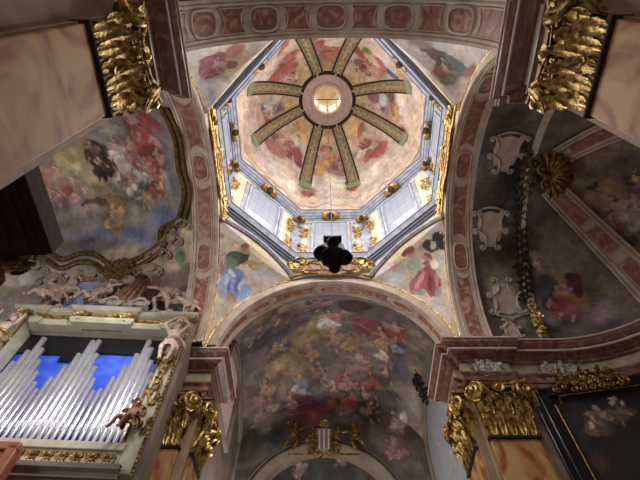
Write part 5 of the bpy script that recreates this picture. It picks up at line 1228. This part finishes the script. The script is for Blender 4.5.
# statues on and around the organ
up = Vector((0, 0, 1))
def OS(x, y, z, face=0): return OM @ Matrix.Translation((x, y, z)) @ Matrix.Rotation(face, 4, 'Z')
statue('putto_statue', 'pale putto with one arm raised at the left end of the organ cornice', 'statue', OS(.5, -.1, 15.35), 2.1, STATUE, ((-.28, -.02, .36), (-.22, -.02, .58)), ((.28, -.08, .2), (.42, -.1, .10)), ((-.3, -.12, .02), (-.42, -.1, -.12)), ((-.12, -.2, -.1), (-.02, -.12, -.22)), 'putti on the organ cornice', .12, (.04, 0), GILT, STATUE)
statue('putto_statue', 'pale putto turned right, with gilt wing, before the bluish window over the organ', 'statue', OS(2.05, -.1, 15.35), 1.85, STATUE, ((-.28, -.04, .12), (-.42, -.1, .04)), ((.22, -.12, .30), (.40, -.12, .36)), ((-.2, -.18, .02), (-.36, -.12, -.2)), ((.12, -.2, -.02), (.05, -.14, -.26)), 'putti on the organ cornice', .10, (.05, 0), GILT, STATUE)
statue('putto_statue', 'pale standing putto beside the draped trophy, right half of the organ cornice', 'statue', OS(4.55, -.1, 15.6), 1.8, STATUE, ((-.26, -.06, .24), (-.46, -.1, .20)), ((.20, -.06, .1), (.32, -.1, .0)), ((-.14, -.1, -.22), (-.05, -.02, -.44)), ((.14, -.12, -.16), (.2, -.05, -.42)), 'putti on the organ cornice', .04, (-.03, 0), GILT, STATUE)
statue('putto_statue', 'pale reclining putto with gilt wings at the right end of the organ cornice', 'statue', OS(5.85, -.15, 15.1), 1.6, STATUE, ((-.26, -.06, .06), (-.45, -.08, -.02)), ((.26, -.04, .22), (.36, -.08, .34)), ((-.34, -.14, .06), (-.6, -.06, .04)), ((.06, -.2, -.08), (.02, -.1, -.3)), 'putti on the organ cornice', .20, (.06, 0), GILT, STATUE)
statue('herm_statue', 'carved figure with both arms above its head on the right organ post', 'statue', OS(5.72, -.52, 12.75), 1.75, STATUE, ((-.24, -.06, .42), (-.02, -.08, .60)), ((.24, -.06, .42), (.06, -.08, .60)), ((-.10, -.12, -.24), (-.06, -.06, -.5)), ((.12, -.10, -.24), (.06, -.04, -.5)), None, 0, (0, 0), False, STATUE, child=False)
statue('herm_statue', 'carved figure bending over the top of the left organ post', 'statue', OS(.12, -.55, 12.7), 1.8, STATUE, ((-.26, -.06, .34), (-.16, -.12, .52)), ((.26, -.1, .2), (.34, -.16, .36)), ((-.12, -.16, -.2), (-.10, -.06, -.46)), ((.14, -.12, -.22), (.08, -.04, -.48)), None, .05, (.02, 0), False, GILT, child=False)
statue('angel_statue', 'brown carved angel seated at the foot of the right organ post', 'statue', OS(5.5, -.5, 9.75), 1.15, mat('brown_carved_wood', lin((170, 118, 88)), .55, 0, lin((120, 78, 56)), 6, bump=.15), ((-.2, -.12, .12), (-.05, -.26, .1)), ((.22, -.06, .12), (.3, -.12, .02)), ((-.18, -.26, -.1), (-.34, -.2, -.38)), ((.02, -.28, -.04), (-.10, -.22, -.36)), None, 0, (-.02, 0), False, GILTD)
# draped trophy
tr = empty('draped_trophy'); tr.matrix_world = OS(3.3, .05, 14.7); tag(tr, 'shield trophy hung with gilt striped drapery above the middle of the organ', 'sculpture')
b = MB(); b.grid(lambda u, v: Vector(((u-.5)*(.5+.8*v)+.25*(1-v), -.35-.07*math.sin(u*30+v*2)-.1*math.sin(PI*u), 1.75-1.55*v-.14*math.sin(u*PI))), 60, 14); b.obj('drapery', DRAPE, tr, fix=False)
b = MB(); b.tube([(.1, -.3, 1.0), (.5, -.4, 2.1)], .035, 6); b.ball((.5, -.4, 2.15), .07, 6, 5); b.obj('banner_pole', GILTD, tr)
b = MB(); b.ball((.75, -.3, .7), (.34, .12, .5), 16, 10); b.obj('shield', DARKW, tr)
b = MB(); b.ball((.12, -.35, 1.75), (.26, .2, .2), 12, 8); leaf(b, (.1, -.35, 1.85), .35, .3, .2); leaf(b, (-.05, -.35, 1.8), .3, .2, .2, -.7); b.obj('helmet', DARKW, tr)
b = MB(); b.box((.15, -.25, .12), (1.5, .4, .22)); cscroll(b, (-.6, .15), (-.1, .1), .2, .06, .12, -.5); cscroll(b, (.4, .1), (.9, .15), .2, .06, .12, -.5); b.obj('rocaille_base', STUCCO, tr)
# brown case in front, lower left
bc = empty('console_case'); bc.matrix_world = F((-7.42, 3.3, 0), (.065, -.998, 0)); tag(bc, 'orange brown panelled case with a dark carved ornament, lowest left before the organ', 'case')
b = MB(); b.box((-1.6, .13, 6.8), (3.2, .26, 3.35)); b.obj('case_body', BROWNB, bc, bevel=.03)
b = MB()
for p, q in (((-1.6, -.03, 8.36), (3.3, .12, .22)), ((-.10, -.03, 6.8), (.26, .12, 3.2))): b.box(p, q)
b.obj('raised_border', BROWNB, bc, bevel=.04)
b = MB(); garland(b, .8, 1.3, 5, 1.6, .05); b.xf(Matrix.Translation((-.75, -.12, 7.5))); b.obj('dark_carving', DARKW, bc)
# window, frames and stucco over the organ
def vfr(x, th, off=0):
    u = (-5.48-x)/8.0; p = lvault(u, th/PI); p2 = lvault(u, th/PI+.01); p3 = lvault(u+.01, th/PI)
    n = (p2-p).cross(p3-p).normalized()
    if n.z > 0: n = -n
    return F(p+n*off, n, (0, -1, 1)), p
def vth(x, y): return math.acos(y/5.0)
M, _ = vfr(-9.5, vth(-9.5, 4.5), .05)
w1 = empty('window_9'); w1.matrix_world = M; struct(w1)
b = MB(); b.box((0, .0, 0), (1.75, .05, 1.25)); b.obj('pane', PANEB, w1)
b = MB()
for s in (-1, 1): b.box((s*.97, -.04, 0), (.2, .14, 1.6))
b.box((0, -.04, .72), (2.1, .14, .2)); b.box((0, -.04, -.72), (2.1, .14, .2)); b.obj('window_frame', RED, w1, bevel=.02)
for k, x in enumerate((-10.9, -8.1, -7.0)):
    M, _ = vfr(x, vth(x, 4.45), .03); b = MB(); b.box((0, 0, 0), (.45 if k else .3, .06, 1.7)); o = b.obj('trim_19', RED, bevel=.02); o.matrix_world = M; struct(o)
pts = [(-13.2, 2.9), (-12.4, 3.15), (-11.7, 3.3), (-11.0, 3.62), (-10.3, 3.5), (-9.7, 3.55), (-9.0, 3.8), (-8.2, 3.72), (-7.5, 3.45), (-7.0, 3.1), (-6.9, 2.6), (-6.2, 2.2), (-5.9, 1.6), (-5.72, .9), (-5.85, 0), (-5.72, -1.2), (-5.9, -2.4)]
def spl(P, n):
    out = []
    for i in range(len(P)-1):
        p0 = P[max(0, i-1)]; p1 = P[i]; p2 = P[i+1]; p3 = P[min(len(P)-1, i+2)]
        for j in range(n):
            t = j/n; out.append(tuple(.5*((2*b_)+(-a+c)*t+(2*a-5*b_+4*c-d)*t*t+(-a+3*b_-3*c+d)*t**3) for a, b_, c, d in zip(p0, p1, p2, p3)))
    return out+[P[-1]]
fr = empty('gilded_picture_frame', (-8.5, 3.5, 17)); tag(fr, 'wavy gilt frame round the left-hand ceiling painting above the organ', 'frame')
def lvp(x, y, off): M, p = vfr(x, vth(x, y), off); return M.translation-Vector((-8.5, 3.5, 17))
S = spl(pts, 8)
b = MB(); b.tube([lvp(x, y, .05) for x, y in S], .11, 8); b.tube([lvp(x, y+.24 if x < -7 else y, .05) if x < -7 else lvp(x+.24, y, .05) for x, y in S], .15, 8, flat=.6)
for i in range(0, len(S), 2): x, y = S[i]; b.ball(lvp(x, y, .12), .07, 6, 4)
b.obj('gilt_moulding', FRAMEG, fr)
b = MB()
for i in range(4, len(S)-30, 9):
    x, y = S[i]; M, p = vfr(x, vth(x, min(4.5, y+.55)), .06); q = MB()
    cscroll(q, (-.42, 0), (.42, 0), .2, .07, .16, -.04)
    for k in range(5): leaf(q, (0, -.02, -.05), .34, .15, .08, (k-2)*.55)
    b.join(q, Matrix.Translation((8.5, -3.5, -17)) @ M)
b.obj('stucco_shells', STUCD, fr)
# rocaille cluster on the frame over the organ middle
M, _ = vfr(-8.5, vth(-8.5, 3.95), .1); b = MB(); garland(b, 1.1, .5, 31, 2.2, .05)
put(b, 'gilded_cluster', FRAMEG, M, 'dark gilt leaf cluster at the bottom of the wavy ceiling frame', 'ornament')
# carved canopy at the far left with a gilt statue
cn = empty('carved_canopy', (-6.6, -2.3, 9.5)); tag(cn, 'dark carved wooden canopy jutting in at the left edge below the near left pilaster', 'canopy')
b = MB(); b.box((-.35, 0, .35), (1.9, 1.75, .7)); b.obj('canopy_body', DARKW, cn)
b = MB()
for k, (w_, z) in enumerate(((0, -.02), (.12, -.10), (.24, -.18), (.5, -.24))): b.box((-.35, 0, z), (2.2-w_*2, 1.95-w_*2, .09))
b.obj('stepped_soffit', DARKW, cn, bevel=.02)
b = MB(); b.box((.78, 0, .2), (.12, 1.9, .5)); b.box((-.35, .93, .2), (2.1, .12, .5)); b.obj('fascia', DARKW, cn, bevel=.02)
b = MB(); garland(b, .9, 1.2, 12, 1.4, .05); b.xf(Matrix.Rotation(PI/2, 4, 'X')); b.xf(Matrix.Translation((-.5, 0, -.34))); b.obj('soffit_carving', GILTD, cn)
statue('angel_statue', 'gilt angel statue leaning out at the left edge beneath the dark canopy', 'statue', F((-6.9, -1.2, 9.1), (.25, -1, -.2), (.55, 0, 1)), 1.6, GILTD, ((-.26, -.06, .12), (-.40, -.1, .0)), ((.26, -.06, .2), (.36, -.1, .36)), ((-.14, -.12, -.22), (-.1, -.02, -.5)), ((.14, -.12, -.2), (.16, -.05, -.46)), None, .05, (.03, 0), GILTD, GILTD)

# ================================================================ RIGHT TRANSEPT
al = empty('altar_painting'); tag(al, 'large dark altar painting in a black and gilt frame under the curved cornice', 'painting')
P0 = Vector((6.08, 4.66, 0)); P1 = Vector((9.9, 3.86, 0)); Lw = (P1-P0).length; t_ = (P1-P0).normalized(); AMx = F((P0+P1)/2+Vector((0, 0, 8.3)), (t_.y, -t_.x, 0)); al.matrix_world = AMx
b = MB(); b.grid(lambda u, v: Vector(((u-.5)*(Lw-.2), -.02, -2.9+5.65*v)), 120, 150); ALT = b.obj('canvas', FRES, al, fix=False)
b = MB()
for s in (-1, 1): b.box((s*(Lw/2-.08), -.07, -.05), (.30, .2, 5.9))
b.box((0, -.07, 2.78), (Lw+.14, .2, .30)); b.box((0, -.07, -2.95), (Lw+.14, .2, .3)); b.box((-Lw/2-.14, -.03, -.2), (.2, .12, 5.2)); b.obj('black_frame', BLACK, al, bevel=.04)
b = MB(); z_ = 2.58; x_ = Lw/2-.26; b.tube([(-x_, -.14, -2.8), (-x_, -.14, 2.3), (-x_+.2, -.14, 2.3), (-x_+.2, -.14, z_), (x_, -.14, z_), (x_, -.14, -2.8)], .03, 6); b.obj('gilt_fillet', GILTD, al)
b = MB(); garland(b, .7, 1.5, 77, 2.2, .05); b.xf(Matrix.Translation((-.5, -.16, 2.96)) @ Matrix.Rotation(PI/2, 4, 'Y'))
for s in (-1, 1): cscroll(b, (-.5+s*.3, 3.0), (-.5+s*.95, 2.86), s*.12, .06, .12, -.2)
b.obj('gilt_crest', GILTD, al)
b = MB(); garland(b, .4, .9, 78, 1.6, .04); b.xf(Matrix.Translation((-Lw/2, -.2, -.9))); b.obj('gilt_side_scroll', GILTD, al)
b = MB(); garland(b, 1.5, .34, 79, 2.0, .035); b.xf(F((7.35, 4.92, 12.34), (0, -1, 0))); tag(b.obj('stucco_relief', STUCCO), 'pale scrolled relief on the frieze above the altar painting', 'ornament')
b = MB(); garland(b, .9, .3, 80, 2.0, .03); b.xf(F((4.95, 4.79, 12.34), (0, -1, 0))); tag(b.obj('stucco_relief', STUCCO), 'pale scrolled relief on the frieze above the right-hand gilt capital', 'ornament')
BRONZE = mat('dark_bronze_relief', lin((64, 54, 46)), .5, .4)
# shell
sh = empty('gilded_shell'); sh.matrix_world = F((7.75, .05, 17.05), (-.15, -.25, -1), (-1, .35, 0)); tag(sh, 'gilt scallop shell where the half dome ribs meet, in the right transept', 'ornament')
b = MB()
def shf(u, v): a = (u-.5)*PI*1.15; r = .05+.78*v*(1+.04*math.cos(u*PI*2*11)); return Vector((r*math.sin(a)*1.0, -.12-.10*v-.055*math.cos(u*PI*2*11)*v-.12*math.sin(v*PI), -r*math.cos(a)))
b.grid(shf, 132, 14); b.obj('shell_fan', GILTD, sh, fix=False)
b = MB(); spiral(b, (-.3, -.15, .12), .2, 1.5, .06, 1); spiral(b, (.3, -.15, .12), .2, 1.5, .06, -1); b.ball((0, -.2, .1), .16, 10, 6); b.obj('shell_hinge', GILTD, sh)
b = MB(); garland(b, .55, 1.6, 41, 1.8, .05)
put(b, 'gilded_spray', GILTD, F((7.15, .1, 17.25), (0, -.3, -1), (0, -1, .2)), 'dark gilt leaf spray just left of the scallop shell', 'ornament')
for k, (y, z, h) in enumerate(((1.5, 17.3, 1.7), (2.9, 16.5, 1.5), (3.75, 15.6, 1.2))):
    b = MB(); garland(b, .5, h, 43+k, 1.8, .045)
    put(b, 'bronze_spray', BRONZE, F((7.2, y, z), (-.35, -y/5, -1), (0, -1, .5+.2*k)), ('upper', 'middle', 'lower')[k]+' dark bronze leaf spray on the arch before the right-hand half dome', 'ornament', 'dark leaf sprays along the right transept arch')
b = MB(); garland(b, .30, 1.5, 42, 2.2, .035)
put(b, 'gilded_garland', GILT, F((7.28, 4.42, 14.3), (-.7, -1, -.2), (0, -.25, 1)), 'bright gilt garland hanging at the right edge of the stuccoed vault band', 'ornament')
# stucco cartouches on the barrel band
def rfr(u, y):
    th = math.acos(y/4.85); p = rbar(u, th/PI); n = Vector((0, -math.cos(th)*4.5, -math.sin(th)*4.85)).normalized(); return F(p+n*.03, n, (0, -math.sin(th)*0-.0, 1) if y > 3 else (0, 1, .6))
for u, y, lb, sc in ((.52, 4.35, 'cream scrolled stucco cartouche low on the vault band of the right transept', 1), (.36, 2.3, 'cream scrolled stucco cartouche midway up the vault band, beside the side arch', 1), (.5, -.6, 'dark scrolled stucco cartouche high on the vault band of the right transept', 1), (.45, 4.78, 'small cream stucco shield just above the cornice of the right transept', .55)):
    c = empty('stucco_cartouche'); c.matrix_world = rfr(u, y); tag(c, lb, 'ornament', None)
    b = MB(); b.prism([(x*sc, z*sc) for x, z in ((-.42, -.5), (-.5, 0), (-.36, .55), (0, .62), (.36, .55), (.5, 0), (.42, -.5), (0, -.62))], -.05, .03); b.obj('cartouche_field', CREAM, c, bevel=.02)
    b = MB()
    for s in (-1, 1): cscroll(b, (s*.5*sc, -.5*sc), (s*.46*sc, .1*sc), s*.1*sc, .06*sc, .13*sc, -.07); cscroll(b, (s*.46*sc, .15*sc), (s*.2*sc, .72*sc), s*.14*sc, .06*sc, .13*sc, -.07)
    cscroll(b, (-.4*sc, -.66*sc), (.4*sc, -.66*sc), -.1*sc, .05*sc, .1*sc, -.07)
    leaf(b, (0, -.05, .5*sc), .3*sc, .3*sc, .1); b.obj('scrolls', STUCCO, c)
# ================================================================ CHOIR
cr = empty('gilded_coat_of_arms'); cr.matrix_world = F((CE+.02, 11.55, CZ+CR-.05), (0, -1, -.1)); tag(cr, 'gilt coat of arms with a striped shield at the crown of the dark end arch', 'coat of arms')
b = MB(); b.prism([(-.34, .55), (.34, .55), (.36, -.1), (.2, -.45), (0, -.58), (-.2, -.45), (-.36, -.1)], -.12, 0); b.obj('shield', STONE, cr, bevel=.03)
b = MB()
for k in (-.2, 0, .2): b.box((k, -.14, .02), (.07, .05, .9))
b.obj('shield_stripes', STUCCO, cr)
b = MB(); garland(b, 1.5, .9, 61, 1.4, .05); b.xf(Matrix.Translation((0, .02, 0)))
for s in (-1, 1): cscroll(b, (s*.42, -.5), (s*.5, .5), s*.15, .06, .14, -.1); b.tube([(s*.3, -.1, -.66), (s*1.55, -.1, -.66)], .04, 6)
leaf(b, (0, -.1, .55), .4, .4, .1); b.obj('gilt_scrolls', GILTD, cr)
statue('putto_statue', 'gilt putto with raised arms left of the coat of arms on the end arch', 'statue', F((CE-1.35, 11.4, CZ+CR+.0), (.3, -1, 0)), 1.55, GILTD, ((-.2, -.04, .42), (-.16, -.06, .6)), ((.26, -.04, .34), (.40, -.06, .44)), ((-.16, -.1, -.2), (-.28, -.04, -.42)), ((.1, -.12, -.2), (-.02, -.05, -.42)), None, .04, (0, 0), False, GILTD)
statue('putto_statue', 'gilt putto facing inwards right of the coat of arms on the end arch', 'statue', F((CE+1.42, 11.4, CZ+CR+.0), (-.3, -1, 0)), 1.55, GILTD, ((-.26, -.06, .2), (-.42, -.08, .22)), ((.2, -.04, .1), (.16, -.08, -.04)), ((-.1, -.12, -.2), (.02, -.04, -.42)), ((.16, -.1, -.2), (.3, -.05, -.42)), None, -.03, (-.02, 0), False, GILTD)
b = MB(); garland(b, .7, 1.7, 51, 1.8, .05)
put(b, 'bronze_ornament', mat('dark_bronze', lin((70, 62, 54)), .4, .7), F((3.98, 9.9, 16.35), (-1, -.2, -.3)), 'dark bronze leaf ornament on the right-hand curve of the choir vault', 'ornament')
for sx in (-1, 1):
    b = MB()
    for dz, w_ in ((0, .13), (-.32, .05)): b.tube([(sx*4.2, 5.95+5.95*i/40, cz(4.25, 5.95+5.95*i/40)+dz-.05) for i in range(41)], w_, 8)
    b.tube([(sx*4.2, 11.88, 16.0), (sx*4.2, 11.88, 6)], .10, 8); struct(b.obj('trim_20', STONE))
# tall arched window in the left wall of the choir
w2 = empty('window_10', (-4.2, 8.2, 14.0)); struct(w2)
b = MB(); b.grid(lambda u, v: Vector((0, (u-.5)*2.6, -1.2+(1.2+1.3+1.1*math.sqrt(max(0, 1-(2*u-1)**2)))*v)), 20, 8); b.obj('pane', window_mat('pale_pink_pane', lin((216, 186, 176)), .32, 1.6, 1.6, .03), w2, fix=False)
b = MB(); b.tube([(.08, -1.36, -1.3)]+[(.08, -1.36*math.cos(PI*i/16), 1.3+1.2*math.sin(PI*i/16)) for i in range(17)]+[(.08, 1.36, -1.3)], .10, 6); b.tube([(.08, -1.36, -1.25), (.08, 1.36, -1.25)], .1, 6); b.obj('window_frame', STONE, w2)

# ---------------------------------------------------------------- paint the vaults
CR1, CR2 = (222, 206, 184), (206, 186, 170)
for nm, o in PENDS.items(): paint(o, nm, [(214, 206, 212), (226, 212, 196), (222, 196, 150), (206, 196, 208)], seed=3, cl_f=.5, busy=.45)
paint(DOME, 'dome', [(228, 200, 176), (222, 190, 160), (226, 206, 196), (214, 172, 120)], seed=5, cl_f=.55, busy=.7)
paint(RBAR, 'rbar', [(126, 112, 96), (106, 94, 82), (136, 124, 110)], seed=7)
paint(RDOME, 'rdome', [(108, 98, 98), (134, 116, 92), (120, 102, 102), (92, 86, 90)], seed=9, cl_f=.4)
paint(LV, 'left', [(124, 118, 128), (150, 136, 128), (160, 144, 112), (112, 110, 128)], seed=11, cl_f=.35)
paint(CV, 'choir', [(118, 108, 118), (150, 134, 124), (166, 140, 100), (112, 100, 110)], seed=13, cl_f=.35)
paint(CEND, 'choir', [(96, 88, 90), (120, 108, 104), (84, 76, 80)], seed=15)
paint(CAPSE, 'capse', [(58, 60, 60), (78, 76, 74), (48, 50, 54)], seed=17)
paint(ALT, 'alt', [(22, 22, 22), (34, 30, 28), (28, 32, 32)], seed=21)
paint(NV, 'nave', [(120, 116, 84), (150, 140, 90), (90, 100, 84)], seed=19, cl_f=1.2)
